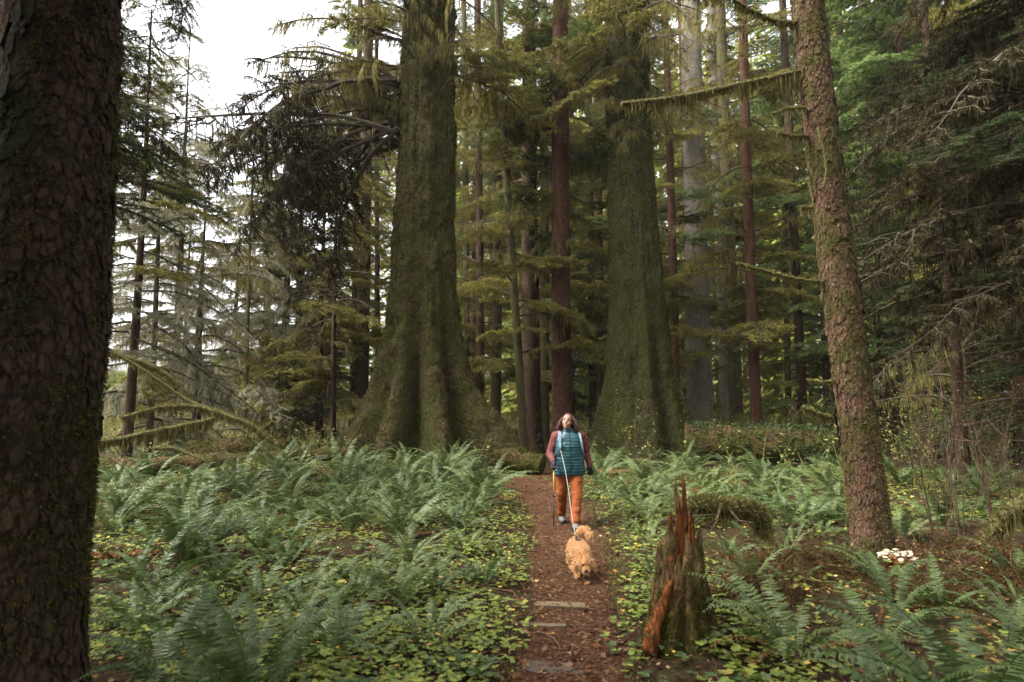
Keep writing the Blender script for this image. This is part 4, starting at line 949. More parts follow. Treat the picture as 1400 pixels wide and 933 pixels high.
log('fallen_log', 'dark rotten log mound under the hanging boughs', gz(265, 14.6, 0.42), gz(395, 14.8, 0.40), 0.36, 0.26, 'log_bark', seed=11, tuft=6000)
log('mossy_log', 'low moss-covered log hump among yellow leaves', gz(275, 5.0, -0.04), gz(380, 5.5, -0.04), 0.11, 0.09, 'log_bark', seed=13, tuft=2500)
log('fallen_log', 'thin mossy log across the fern bed beside the trail root', gz(800, 14.0, 0.12), gz(872, 13.0, 0.22), 0.07, 0.06, 'rot_log', seed=15, tuft=400)

def bough(label, pts, r0, r1, seed, fringe=700, fl=0.16):
    base = Vector(pts[0]); base.z = min(p[2] for p in pts)
    root = thing('fallen_bough', base, label, 'branch')
    mossy_limb(root, [tuple(Vector(p) - base) for p in pts], r0, r1, 'stem', seed, fringe, fl); return root
bough('longest arching mossy bough dipping to the ground by the fern bed', [P(372, 606, 12.0), P(350, 582, 12.0), P(300, 564, 12.0), P(258, 552, 12.0), P(215, 556, 11.9), P(165, 572, 11.8)], 0.050, 0.022, 51, 1400, 0.24)
bough('mossy bough sloping down behind the longest arching bough', [P(262, 556, 12.6), P(242, 522, 12.6), P(205, 501, 12.5), P(160, 488, 12.4), P(120, 470, 12.3)], 0.050, 0.026, 52, 1100, 0.22)
bough('thin mossy bough crossing between two arching boughs', [P(330, 574, 12.3), P(260, 550, 12.3), P(205, 512, 12.2), P(150, 478, 12.1)], 0.030, 0.016, 53, 900, 0.18)
bough('low thick fringed bough with a blunt end under the arching bough', [P(292, 573, 11.2), P(255, 582, 11.2), P(215, 590, 11.1), P(165, 602, 11.0), P(130, 606, 10.9)], 0.038, 0.044, 54, 1500, 0.28)
bough('short mossy stick lying low beneath the fringed bough', [P(210, 612, 10.6), P(240, 616, 10.6), P(285, 632, 10.5)], 0.035, 0.02, 55, 350, 0.06)
bough('leaning mossy limb at the dark edge of the shrub thicket', [P(1318, 765, 6.8), P(1350, 735, 6.8), P(1385, 695, 6.8), P(1440, 660, 6.8)], 0.05, 0.075, 56, 1600, 0.25)
bough('mossy twig hanging beside the leaning mossy limb', [P(1180, 250, 8.5), P(1150, 300, 8.6), P(1140, 350, 8.7)], 0.01, 0.005, 57, 60, 0.1) if False else None

# ------------------------------------------------------------------ rotten stump
ps = G(930, 868); ST = thing('rotten_stump', ps, 'rotten splintered stump with orange heartwood beside the trail', 'stump')
sides, rings = 72, 60
th = np.linspace(0, 2 * PI, sides, endpoint=False); u = np.linspace(0, 1, rings)
U, TT = np.meshgrid(u, th, indexing='ij')
hh = 0.40 + 0.44 * fbm(np.cos(th) * 2.4 + 4, np.sin(th) * 2.4, 0 * th, 4) + 0.34 * np.abs(vnoise(th * 3.1, 0 * th, 0 * th)) * (np.cos(th - 1.0) > -0.4)
Z = -0.12 + U * (hh[None] + 0.12)
R = np.interp(Z, [-0.2, 0, 0.15, 0.4, 0.7, 1.0], [0.30, 0.26, 0.21, 0.165, 0.145, 0.11])
R = R * (1 + 0.30 * fbm(np.cos(TT) * 2.6 + 7, np.sin(TT) * 2.6, Z * 0.7, 3) + 0.10 * np.sin(TT * 11 + 2 * fbm(Z * 2, TT * 0, 0 * TT, 2)))
R = R + 0.012 * fbm(np.cos(TT) * 14, np.sin(TT) * 14, Z * 3, 3); R[-1] *= 0.55
Vs = np.stack([R * np.cos(TT) * 1.0 + 0.04 * Z, R * np.sin(TT), Z], -1)
MB().add(Vs, ring_faces(rings, sides), ).build('trunk', M['stump_wood'], ST, True)
def shard(b, tip, wd, th_, mat, seed, parent=ST, name='splinter'):
    r = np.random.default_rng(seed); b = np.array(b, float); tip = np.array(tip, float); n = 22; t = np.linspace(0, 1, n); sd_ = 10
    path = b + (tip - b) * t[:, None] + np.cumsum(r.normal(0, 0.0035, (n, 3)), 0) * np.array([1, 1, 0])
    v, q, tt = tube(path, wd * np.interp(t, [0, .5, .8, 1], [1, .9, .55, .06]), sd_)
    c = np.concatenate([np.repeat(path, sd_, 0), path[:1], path[-1:]]); d = v - c; d[:, 1] *= th_
    v = c + d * (1 + 0.55 * fbm(d[:, 0] / wd * 1.6 + seed, d[:, 1] / wd * 1.6, v[:, 2] * 5, 3))[:, None]
    v[:, 2] += 0.06 * vnoise(d[:, 0] / wd * 2.2 + seed, d[:, 1] / wd * 2.2, 0 * v[:, 2]) * smooth(0.4, 1.0, (v[:, 2] - b[2]) / (tip[2] - b[2]))
    return MB().add(v, q, tt).build(name, M[mat], parent)
for k, (b, tip, wd, m_) in enumerate([((0.05, 0.02, 0.40), (0.070, 0.03, 1.18), 0.034, 'rot_wood'), ((0.01, 0.03, 0.35), (0.02, 0.03, 1.02), 0.034, 'rot_wood'), ((0.10, 0.02, 0.3), (0.115, 0.0, 0.90), 0.04, 'rot_wood'), ((-0.04, 0.0, 0.3), (-0.05, 0.01, 0.86), 0.034, 'rot_wood'),
        ((-0.07, 0.0, 0.2), (-0.07, 0.02, 0.80), 0.055, 'stump_wood'), ((0.07, -0.08, 0.05), (0.06, -0.06, 0.66), 0.06, 'stump_wood'), ((-0.04, -0.10, 0.05), (-0.03, -0.07, 0.52), 0.06, 'stump_wood'),
        ((0.14, -0.04, 0.05), (0.14, -0.02, 0.58), 0.06, 'stump_wood'), ((0.16, 0.06, 0.2), (0.19, 0.06, 0.74), 0.05, 'stump_wood'), ((-0.13, 0.03, 0.1), (-0.14, 0.05, 0.56), 0.05, 'stump_wood'), ((0.03, 0.06, 0.3), (0.03, 0.07, 1.04), 0.035, 'stump_wood')]):
    shard(b, tip, wd, 0.7, m_, 70 + k)
rp = np.array([(-0.06, -0.08, 0.42), (-0.11, -0.10, 0.32), (-0.16, -0.12, 0.22), (-0.23, -0.16, 0.08), (-0.27, -0.18, -0.06)])
q = np.linspace(0, 1, 26); path = np.stack([np.interp(q, np.linspace(0, 1, 5), rp[:, k]) for k in range(3)], -1)
v, qq, tt = tube(path, np.interp(q, [0, .12, .5, 1], [.008, .03, .046, .06]) + 0.02 * fbm(q * 9, 0 * q, 0 * q, 2), 18)
v = v + 0.045 * fbm(v[:, 0] * 18, v[:, 1] * 18, v[:, 2] * 5, 4)[:, None]
tag(MB().add(v, qq, tt).build('root', M['rot_wood'], ST, True), 'orange decayed root slanting to the ground')
MB().add(*tufts(Vs, 16000, r_, 0.024, 0.004, zhi=0.75)).build('moss', M['moss_tuft'], ST)
st = Vector(ps)
bl = thing('mossy_limb', st + Vector((0.16, 0.35, 0.0)), 'curved mossy limb with twigs resting against the rotten stump', 'branch')
def rl(px, py, d): return tuple(P(px, py, d) - Vector(bl.location))
mossy_limb(bl, [rl(945, 690, 4.9), rl(985, 692, 5.1), rl(1020, 697, 5.2), rl(1038, 706, 5.25), rl(1044, 728, 5.25)], 0.055, 0.062, 'stem', 61, 1600, 0.12)
for k, pts in enumerate([[(905, 712, 4.7), (945, 706, 4.72), (980, 703, 4.75)], [(985, 692, 4.8), (980, 712, 4.75), (966, 736, 4.7)], [(1000, 700, 4.9), (1010, 712, 4.85), (1030, 715, 4.8)], [(960, 730, 4.7), (950, 745, 4.66), (942, 770, 4.6)], [(975, 720, 4.8), (985, 735, 4.8), (990, 760, 4.8)]]):
    MB().add(*tube([rl(*p) for p in pts], [0.009, 0.007, 0.003], 5)).build('twig', M['twig'], bl)

# ------------------------------------------------------------------ pale fungus at the foot of the scaly trunk
pf = GD(1212, 6.35); FU = thing('fungus_cluster', pf + Vector((0, 0, 0.0)), 'cluster of small cream-white fungi at the foot of the scaly trunk', 'fungus')
mf = plain_mat('cream_fungus', (0.34, 0.26, 0.17), (0.52, 0.43, 0.31), 30, 0.7, 0.1)
cap = ellipsoid((0, 0, 0), (1, 1, 0.42), 12, 7); rj = random.Random(12)
capm = MB().add(cap[0] + 0.12 * fbm(cap[0][:, 0] * 2, cap[0][:, 1] * 2, cap[0][:, 2] * 2, 2)[:, None], cap[1]).mesh('cap', mf, True)
MB().add(*tube([(0, 0, -0.1), (0.01, 0, 0.06), (0, 0, 0.12)], [0.10, 0.12, 0.05], 10)).build('base', M['rot_log'], FU)
zf = P(1212, 765, 6.35).z - pf.z
for k in range(46):
    a = rj.uniform(0, 2 * PI); q = math.sqrt(rj.random())
    x, y = math.cos(a) * q * 0.19, math.sin(a) * q * 0.12
    z = max(0.03, zf + 0.02 + 0.06 * (1 - q * q) + rj.uniform(-0.03, 0.02)); s = rj.uniform(0.016, 0.036)
    link('cap', capm, FU, (x, y, z), (rj.uniform(-.4, .4), rj.uniform(-.4, .4), a), s)
MB().add(*tube([(0, 0, -0.1), (0, 0, max(zf, 0.05))], [0.13, 0.10], 10)).build('stalk', M['rot_log'], FU)

# ------------------------------------------------------------------ wooden boards set in the trail
mp = plain_mat('weathered_board', (0.070, 0.050, 0.026), (0.18, 0.135, 0.075), 16, 0.85, 0.6, (1, 12, 12), 0.01)
mp2 = plain_mat('dark_board', (0.045, 0.032, 0.022), (0.105, 0.080, 0.058), 16, 0.85, 0.6, (1, 12, 12), 0.01)
def board(label, px, py, L, W, rz, mat, dz=0.012, tilt=0.0):
    p = G(px, py); nx, ny = 24, 6
    xs = np.linspace(-L / 2, L / 2, nx); ys = np.linspace(-W / 2, W / 2, ny)
    mb = MB()
    c, s = math.cos(rz), math.sin(rz)
    X, Y = np.meshgrid(xs, ys, indexing='ij')
    Y = Y + 0.010 * fbm(X * 9, np.sign(Y) * 4, 0 * X, 3); X = X + 0.02 * (np.abs(X) > L / 2 - 0.02) * fbm(Y * 40, X, 0 * X, 2)
    zz = Hs(p.x, p.y) - p.z + 0.013 + dz + tilt * Y + 0.004 * fbm(X * 4, Y * 60, 0 * X, 3) + 0.010 * fbm(X * 5 + px, Y * 3, 0 * X, 2)
    top = np.stack([X, Y, zz], -1).reshape(-1, 3); bot = top - np.array([0, 0, 0.05])
    q = grid_faces(nx, ny)[:, ::-1]; n_ = nx * ny
    ring = list(range(0, ny)) + [i * ny + ny - 1 for i in range(1, nx)] + [(nx - 1) * ny + j for j in range(ny - 2, -1, -1)] + [i * ny for i in range(nx - 2, 0, -1)]
    sq = [[a, b, b + n_, a + n_] for a, b in zip(ring, ring[1:] + ring[:1])]
    mb.add(np.concatenate([top, bot]), np.concatenate([q, q[:, ::-1] + n_, np.array(sq)]))
    o_ = mb.build('wooden_board', mat); o_.location = p; o_.rotation_euler = (0, 0, rz)
    return tag(o_, label, 'board')
board('weathered grey-green board set across the trail, the whole one', 766, 830, 0.44, 0.115, -0.10, mp)
board('narrow half-buried board just below the whole weathered board', 738, 856, 0.42, 0.07, -0.14, mp, 0.004)
board('dark grey board worn smooth, lowest step of the trail', 756, 914, 0.40, 0.17, -0.12, mp2, -0.007)

# ------------------------------------------------------------------ shrubs
def shrub(label, loc, n, h, spread, seed, leaf=None, nleaf=0, ls=(0.02, 0.04), mat='twig', r0=0.007, name='bare_shrub', moss=0):
    r = np.random.default_rng(seed); root = thing(name, loc, label, 'shrub'); ends = []
    for k in range(n):
        a = r.uniform(0, 2 * PI); L = h * r.uniform(0.55, 1.1); m = 9; t = np.linspace(0, 1, m)
        d = np.array([math.cos(a), math.sin(a) * 0.7, 0]) * spread * r.uniform(0.2, 1)
        path = np.outer(t ** 1.3, d) + np.outer(t, [0, 0, L]) + np.cumsum(r.normal(0, 0.016, (m, 3)), 0) * t[:, None] ** 0.5 + np.array([math.cos(a) * .05, math.sin(a) * .05, -0.04])
        mb = MB().add(*tube(path, np.linspace(r0, r0 * 0.3, m), 5))
        for j in range(4):
            s = r.uniform(0.35, 0.95); p0 = np.array([np.interp(s, t, path[:, q]) for q in range(3)]); dv = unit(np.array([r.normal(), r.normal(), r.uniform(-0.1, 1.2)])) * L * r.uniform(0.12, 0.32)
            u_ = np.linspace(0, 1, 5)[:, None]; tw = p0 + u_ * dv + np.cumsum(r.normal(0, 0.012, (5, 3)), 0) * u_
            mb.add(*tube(tw, np.linspace(r0 * .5, r0 * .2, 5), 4)); ends.append(tw)
        ends.append(path[4:]); mb.build('stem', M[mat], root)
    if nleaf:
        pts = np.concatenate(ends); i = r.integers(0, len(pts), nleaf)
        tag(MB().add(*place(hv, hq, pts[i] + r.normal(0, 0.03, (nleaf, 3)), r.uniform(0, 2 * PI, nleaf), r.normal(0, 0.5, nleaf), r.uniform(*ls, nleaf))).build('leaves', M[leaf], root), kind='stuff')
    if moss:
        pts = np.concatenate(ends); i = r.integers(0, len(pts), moss)
        tag(MB().add(*ribbons(pts[i], r.uniform(0.04, 0.22, moss), r.uniform(0.002, 0.005, moss), r)).build('hanging_moss', M['moss_brown'], root), kind='stuff')
    return root
shrub('leafy sprig with small pale leaves at the foot of the second huge trunk', sunk(GD(862, 16.2)), 9, 1.9, 0.7, 5, 'cover', 420, (0.025, 0.05), name='leafy_shrub')
shrub('bare brown-stemmed shrub right of the scaly trunk', sunk(GD(1270, 7.0)), 7, 1.9, 0.55, 6, 'cover_dark', 60, moss=120)
shrub('tall bare shrub with forked pale stems in front of the dead leaning tree', sunk(GD(1300, 7.6)), 7, 2.5, 0.6, 7, moss=160)
shrub('bare shrub with long thin stems at the dark thicket edge', sunk(GD(1352, 7.2)), 7, 2.1, 0.6, 8, 'cover_dark', 60, moss=120)
shrub('low tangle of brown twigs beside the cream fungi', sunk(GD(1262, 5.8)), 16, 0.6, 0.5, 9, 'litter', 260, (0.015, 0.03), r0=0.003)
shrub('dense leafy thicket bush under the shaded conifer', sunk(GD(1370, 11.5)), 16, 2.4, 1.3, 10, 'cover_dark', 1500, (0.03, 0.06), name='leafy_shrub')
shrub('yellowing leafy bush beside the dead leaning tree', sunk(GD(1262, 13.5)), 14, 2.6, 1.3, 11, 'cover', 1100, (0.03, 0.055), name='leafy_shrub')
shrub('thin yellow-leaved bush beyond the thicket', sunk(GD(1340, 16)), 14, 3.0, 1.4, 12, 'yellow_leaf', 420, (0.03, 0.06), name='leafy_shrub')
shrub('loose olive bush behind the overgrown fallen log', sunk(GD(1090, 21)), 14, 2.2, 1.4, 13, 'brush', 900, (0.04, 0.07), name='leafy_shrub')

#@@PART3
# ------------------------------------------------------------------ the hiker
def capsule(mb, p0, p1, r0, r1, n=8, sides=14, sx=1.0):
    t = np.linspace(0, 1, n); p0, p1 = np.array(p0, float), np.array(p1, float)
    mb.add(*tube(p0 + (p1 - p0) * t[:, None], r0 + (r1 - r0) * t, sides))
    mb.add(*ellipsoid(p0, (r0,) * 3, 14, 9)); mb.add(*ellipsoid(p1, (r1,) * 3, 14, 9))
def fused(mb, name, mat, parent, voxel=0.012, it=6, disp=None):
    o_ = mb.build('tmp', mat); COL.objects.unlink(o_); TMP.collection.objects.link(o_)
    o_ = bake(o_, [('REMESH', dict(mode='VOXEL', voxel_size=voxel)), ('SMOOTH', dict(factor=0.5, iterations=it))], name, mat, parent)
    if disp:
        me = o_.data; n = len(me.vertices); co = np.zeros(n * 3, np.float32); me.vertices.foreach_get('co', co); co = co.reshape(-1, 3).astype(float)
        nr = np.zeros(n * 3, np.float32); me.vertices.foreach_get('normal', nr); nr = nr.reshape(-1, 3)
        co = co + nr * disp(co)[:, None]; me.vertices.foreach_set('co', co.astype(np.float32).ravel()); me.update()
    return o_
skin = plain_mat('skin', (0.27, 0.135, 0.092), (0.33, 0.175, 0.125), 12, 0.55, 0.05)
m_vest = plain_mat('teal_quilted_vest', (0.003, 0.036, 0.046), (0.008, 0.066, 0.078), 18, 0.42, 0.1, spec=0.5)
m_shirt = plain_mat('burgundy_shirt', (0.085, 0.022, 0.022), (0.15, 0.042, 0.038), 40, 0.9, 0.2)
m_pants = plain_mat('rust_orange_trousers', (0.17, 0.042, 0.008), (0.27, 0.070, 0.014), 22, 0.85, 0.2)
m_glove = plain_mat('black_glove', (0.006, 0.007, 0.010), (0.016, 0.018, 0.022), 30, 0.8, 0.2)
m_hair = plain_mat('brown_hair', (0.022, 0.010, 0.006), (0.085, 0.042, 0.024), 30, 0.5, 0.2, (8, 8, 1))
m_strap = plain_mat('pale_blue_strap', (0.10, 0.15, 0.175), (0.17, 0.24, 0.265), 40, 0.8, 0.1)
m_shoe = plain_mat('grey_boot', (0.07, 0.07, 0.065), (0.16, 0.155, 0.14), 30, 0.8, 0.2)
m_sole = plain_mat('dark_sole', (0.01, 0.01, 0.01), (0.03, 0.028, 0.025), 30, 0.9, 0.1)
m_lip = plain_mat('lips', (0.36, 0.12, 0.10), (0.42, 0.15, 0.12), 12, 0.5, 0.05)
m_dark = plain_mat('dark_eye', (0.008, 0.006, 0.005), (0.02, 0.014, 0.01), 20, 0.3, 0.0)
m_white = plain_mat('eye_white', (0.6, 0.58, 0.55), (0.7, 0.68, 0.64), 20, 0.3, 0.0)

php = GD(777, 8.95)
HK = thing('person', php, 'woman in teal quilted vest and rust trousers walking the trail, looking up', 'person')
fz_f = Hs(php.x + 0.05, php.y - 0.35) - php.z; fz_b = Hs(php.x - 0.09, php.y + 0.25) - php.z
HEADC = np.array([-0.02, -0.02, 1.505]); HROT = Euler((-0.20, 0.10, -0.30))
HM = np.array(HROT.to_matrix())
def hd(p): return tuple(HEADC + HM @ np.array(p, float))
J = dict(pel=(0, 0, 0.80), chest=(0, 0.0, 1.18), neck=(-0.005, 0.01, 1.345), shl=(-0.185, 0.01, 1.285), ell=(-0.275, 0.0, 1.03), wrl=(-0.245, -0.19, 0.945),
         shr=(0.185, 0.02, 1.285), elr=(0.265, 0.07, 1.04), wrr=(0.305, -0.01, 0.86),
         hil=(-0.10, 0.0, 0.80), knl=(-0.105, 0.03, 0.45), anl=(-0.09, 0.27, 0.10 + fz_b), hir=(0.10, 0.0, 0.80), knr=(0.095, -0.18, 0.46), anr=(0.055, -0.30, 0.085 + fz_f))
mb = MB()
capsule(mb, J['pel'], J['chest'], 0.15, 0.155); capsule(mb, J['chest'], J['neck'], 0.14, 0.06); capsule(mb, J['neck'], hd((0, 0.02, -0.06)), 0.056, 0.055)
for a, b, c in (('shl', 'ell', 'wrl'), ('shr', 'elr', 'wrr')):
    capsule(mb, J['chest'][:2] + (1.27,), J[a], 0.09, 0.07); capsule(mb, J[a], J[b], 0.062, 0.048); capsule(mb, J[b], J[c], 0.045, 0.03)
for a, b, c in (('hil', 'knl', 'anl'), ('hir', 'knr', 'anr')):
    capsule(mb, J[a], J[b], 0.095, 0.062); capsule(mb, J[b], J[c], 0.058, 0.04)
mb.add(*ellipsoid(hd((0, 0.005, 0.02)), (0.072, 0.088, 0.098), 24, 16, HROT)); mb.add(*ellipsoid(hd((0, -0.022, -0.045)), (0.054, 0.062, 0.068), 20, 14, HROT))
mb.add(*ellipsoid(hd((0, -0.083, -0.005)), (0.011, 0.016, 0.024), 10, 8, HROT)); mb.add(*ellipsoid(hd((0, -0.094, -0.02)), (0.014, 0.013, 0.011), 10, 8, HROT))
mb.add(*ellipsoid(hd((0, -0.062, -0.098)), (0.024, 0.02, 0.017), 10, 8, HROT))
for sx in (-1, 1):
    mb.add(*ellipsoid(hd((sx * 0.040, -0.058, -0.03)), (0.024, 0.022, 0.022), 10, 8, HROT)); mb.add(*ellipsoid(hd((sx * 0.072, 0.01, -0.01)), (0.010, 0.019, 0.030), 10, 8, HROT))
fused(mb, "body", skin, HK, 0.0095, 3)
for sx in (-1, 1):
    MB().add(*ellipsoid(hd((sx * 0.030, -0.0745, 0.013)), (0.013, 0.008, 0.006), 12, 8, HROT)).build('eye', m_dark, HK, True)
    MB().add(*tube([hd((sx * 0.014, -0.0845, 0.030)), hd((sx * 0.030, -0.083, 0.036)), hd((sx * 0.048, -0.073, 0.030))], [0.003, 0.0045, 0.002], 6)).build('eyebrow', m_hair, HK, True)
MB().add(*tube([hd((-0.024, -0.080, -0.055)), hd((-0.010, -0.0875, -0.059)), hd((0.010, -0.0875, -0.059)), hd((0.024, -0.080, -0.055))], [0.003, 0.0065, 0.0065, 0.003], 8)).build('mouth', m_lip, HK, True)
# hair: a scalp shell and wavy locks to the shoulders
rh = np.random.default_rng(8); mb = MB()
sv, sq = ellipsoid((0, 0.018, 0.032), (0.083, 0.092, 0.100), 28, 18)
cut = [f for f in sq if not (sv[f].mean(0)[1] < -0.045 and sv[f].mean(0)[2] < 0.088) and sv[f].mean(0)[2] > -0.07]
mb.add(np.array([hd(p) for p in sv]), np.array(cut))
for k in range(230):
    a = rh.uniform(-0.62 * PI, 0.62 * PI) + PI / 2                         # round the back, from temple to temple
    ca, sa = math.cos(a), math.sin(a)
    z0 = rh.uniform(0.02, 0.105); q = math.sqrt(max(0.0, 1 - (z0 / 0.125) ** 2))
    s0 = np.array([ca * 0.080 * q, 0.018 + sa * 0.088 * q, 0.03 + z0 * 0.75])
    n = 11; t = np.linspace(0, 1, n); L = rh.uniform(0.20, 0.31)
    w0 = np.array(hd(s0)); out = np.array([ca, sa * 0.8, 0]) * rh.uniform(0.04, 0.11)
    path = w0 + np.outer(np.sin(t * PI * 0.62), out) + np.outer(t, [0, 0.01, -L]) + 0.016 * np.stack([np.sin(t * 15 + k) * t, np.cos(t * 13 + k * 2) * t, 0 * t], -1)
    mb.add(*tube(path, np.interp(t, [0, .5, 1], [0.007, 0.012, 0.004]), 5))
mb.build('hair', m_hair, HK, True)
# shirt sleeves and hem
mb = MB()
for a, b, c in (('shl', 'ell', 'wrl'), ('shr', 'elr', 'wrr')):
    capsule(mb, (J[a][0] * 0.75, J[a][1], J[a][2] + 0.01), J[a], 0.085, 0.082); capsule(mb, J[a], J[b], 0.080, 0.062); capsule(mb, J[b], J[c], 0.060, 0.040)
fused(mb, 'shirt', m_shirt, HK, 0.011, 5, lambda c: 0.007 * fbm(c[:, 0] * 14, c[:, 1] * 14, c[:, 2] * 26, 3))
def loft(rows, sides=48, fn=None):
    """rows: (z, half width, half depth, centre x, centre y)"""
    rows = np.array(rows, float); th = np.linspace(0, 2 * PI, sides, endpoint=False)
    e = 0.85
    c = np.sign(np.cos(th)) * np.abs(np.cos(th)) ** e; s = np.sign(np.sin(th)) * np.abs(np.sin(th)) ** e
    k = np.ones(len(rows)) if fn is None else fn(rows[:, 0])
    v = np.stack([rows[:, 3:4] + rows[:, 1:2] * k[:, None] * c, rows[:, 4:5] + rows[:, 2:3] * k[:, None] * s, np.repeat(rows[:, 0:1], sides, 1)], -1)
    return v, ring_faces(len(rows), sides)
zt = np.linspace(0.735, 1.405, 120)
tabv = np.array([(0.735, .225, .165), (0.80, .232, .172), (0.92, .222, .172), (1.05, .213, .170), (1.15, .212, .168), (1.24, .205, .145), (1.30, .175, .120), (1.335, .120, .095), (1.36, .088, .082), (1.405, .082, .080)])
rows = [(z, np.interp(z, tabv[:, 0], tabv[:, 1]), np.interp(z, tabv[:, 0], tabv[:, 2]), 0.0, 0.0) for z in zt]
v, q = loft(rows, 64, lambda z: 1 + 0.032 * np.abs(np.sin((z - 0.735) / 0.043 * PI)) ** 0.6 * (z < 1.34))
v = v + 0.020 * fbm(v[..., 0] * 7, v[..., 1] * 7, v[..., 2] * 9, 3)[..., None] * np.array([1, 1, 0.3])
vest = MB().add(v, q).build('vest', m_vest, HK, True)
rows = [(0.705, .205, .150, 0, 0), (0.73, .21, .155, 0, 0), (0.76, .20, .15, 0, 0)]
v, q = loft(rows, 40); MB().add(v, q).build('shirt_hem', m_shirt, HK, True)
zl = np.linspace(0.74, 1.38, 30); yl = -np.interp(zl, tabv[:, 0], tabv[:, 2]) * 1.035 - 0.003
MB().add(*tube(np.stack([0 * zl + 0.004, yl, zl], -1), 0.0045, 5)).build('zip', m_dark, vest)
# trousers
mb = MB()
mb.add(*ellipsoid((0, 0, 0.76), (0.205, 0.155, 0.13), 24, 14))
for a, b, c in (('hil', 'knl', 'anl'), ('hir', 'knr', 'anr')):
    k = 1 if a == 'hir' else -1
    capsule(mb, J[a], J[b], 0.112, 0.082); e = np.array(J[c]) + np.array([0, 0, 0.03]); capsule(mb, J[b], e, 0.080, 0.070)
fused(mb, 'trousers', m_pants, HK, 0.011, 5, lambda c: 0.014 * fbm(c[:, 0] * 9, c[:, 1] * 9, c[:, 2] * 15, 3) - 0.008 * np.abs(vnoise(c[:, 0] * 6 + 3, c[:, 1] * 6, c[:, 2] * 22)))
for nm, ang in (('anl', 0.5), ('anr', -0.12)):
    a = np.array(J[nm]); mb = MB(); z0 = (fz_b if nm == 'anl' else fz_f)
    lift = 0.05 if nm == 'anl' else 0.0
    mb.add(*ellipsoid((a[0], a[1] - 0.07, z0 + 0.055), (0.050, 0.135, 0.045), 18, 10)); mb.add(*ellipsoid((a[0], a[1] + 0.005, z0 + 0.09), (0.052, 0.062, 0.07), 18, 10))
    bt = fused(mb, 'boot', m_shoe, HK, 0.009, 3)
    v, q = loft([(z0 + 0.004, .050, .14, a[0], a[1] - 0.065), (z0 + 0.012, .054, .145, a[0], a[1] - 0.065), (z0 + 0.03, .053, .143, a[0], a[1] - 0.065)], 28)
    mb2 = MB().add(v, q); mb2.build('sole', m_sole, bt, True)
# gloved hands with curled fingers
def hand(wrist, palm_dir, side, nm):
    w_ = np.array(wrist); pd = unit(np.array(palm_dir, float)); sdv = unit(np.cross(pd, np.array([0, 1, 0.2])) * side); up = np.cross(sdv, pd)
    mb = MB(); capsule(mb, w_, w_ + pd * 0.04, 0.033, 0.036); capsule(mb, w_ + pd * 0.03 - sdv * 0.018, w_ + pd * 0.085 - sdv * 0.02, 0.020, 0.018); capsule(mb, w_ + pd * 0.03 + sdv * 0.018, w_ + pd * 0.085 + sdv * 0.02, 0.020, 0.018); capsule(mb, w_ + pd * 0.03, w_ + pd * 0.09, 0.02, 0.019)
    for k, (o_, L) in enumerate(((-0.033, 0.060), (-0.011, 0.070), (0.011, 0.066), (0.033, 0.052))):
        b = w_ + pd * 0.088 + sdv * o_; m1 = b + pd * L * 0.55 - up * L * 0.25; m2 = m1 + pd * L * 0.1 - up * L * 0.5
        capsule(mb, b, m1, 0.0105, 0.0098, 5, 8); capsule(mb, m1, m2, 0.0098, 0.0085, 5, 8)
    b = w_ + pd * 0.025 + sdv * 0.035; m1 = b + pd * 0.03 + sdv * 0.022 - up * 0.012; m2 = m1 + pd * 0.026 - up * 0.016
    capsule(mb, b, m1, 0.013, 0.011, 5, 8); capsule(mb, m1, m2, 0.011, 0.009, 5, 8)
    return fused(mb, nm, m_glove, HK, 0.005, 2)
hand(J['wrl'], (0.05, -0.5, -0.75), 1, 'glove'); hand(J['wrr'], (0.06, -0.15, -1.0), -1, 'glove')
# pack straps
def ribbon(pts, wd, mat, name, parent, th=0.006, face=(0, -1, 0)):
    pts = np.array(pts, float); q = np.linspace(0, 1, 24); t = np.linspace(0, 1, len(pts)); path = np.stack([np.interp(q, t, pts[:, k]) for k in range(3)], -1)
    for k in range(3): path[2:-2, k] = np.convolve(path[:, k], np.ones(5) / 5, 'valid')
    tg = unit(np.gradient(path, axis=0)); sd_ = unit(np.cross(tg, np.array(face, float))); nn = np.cross(sd_, tg)
    wv = np.broadcast_to(np.asarray(wd), (24,))[:, None] if not np.isscalar(wd) else wd
    v = np.stack([path - sd_ * wv - nn * th, path + sd_ * wv - nn * th, path + sd_ * wv + nn * th, path - sd_ * wv + nn * th], 1)
    return MB().add(v, ring_faces(24, 4)).build(name, mat, parent)
ribbon([(-0.12, 0.09, 1.345), (-0.135, -0.02, 1.375), (-0.145, -0.125, 1.30), (-0.145, -0.178, 1.18), (-0.165, -0.170, 1.06), (-0.205, -0.10, 0.99), (-0.225, 0.02, 0.97)], 0.024, m_strap, 'backpack_strap', HK)
ribbon([(0.12, 0.09, 1.345), (0.14, -0.02, 1.375), (0.158, -0.125, 1.30), (0.175, -0.165, 1.18), (0.198, -0.14, 1.06), (0.225, -0.05, 0.99), (0.225, 0.04, 0.97)], 0.015, m_strap, 'backpack_strap', HK)
mb = MB(); mb.add(*ellipsoid((0, 0.235, 1.10), (0.15, 0.10, 0.22), 20, 14)); fused(mb, 'backpack', m_strap, HK, 0.02, 4)

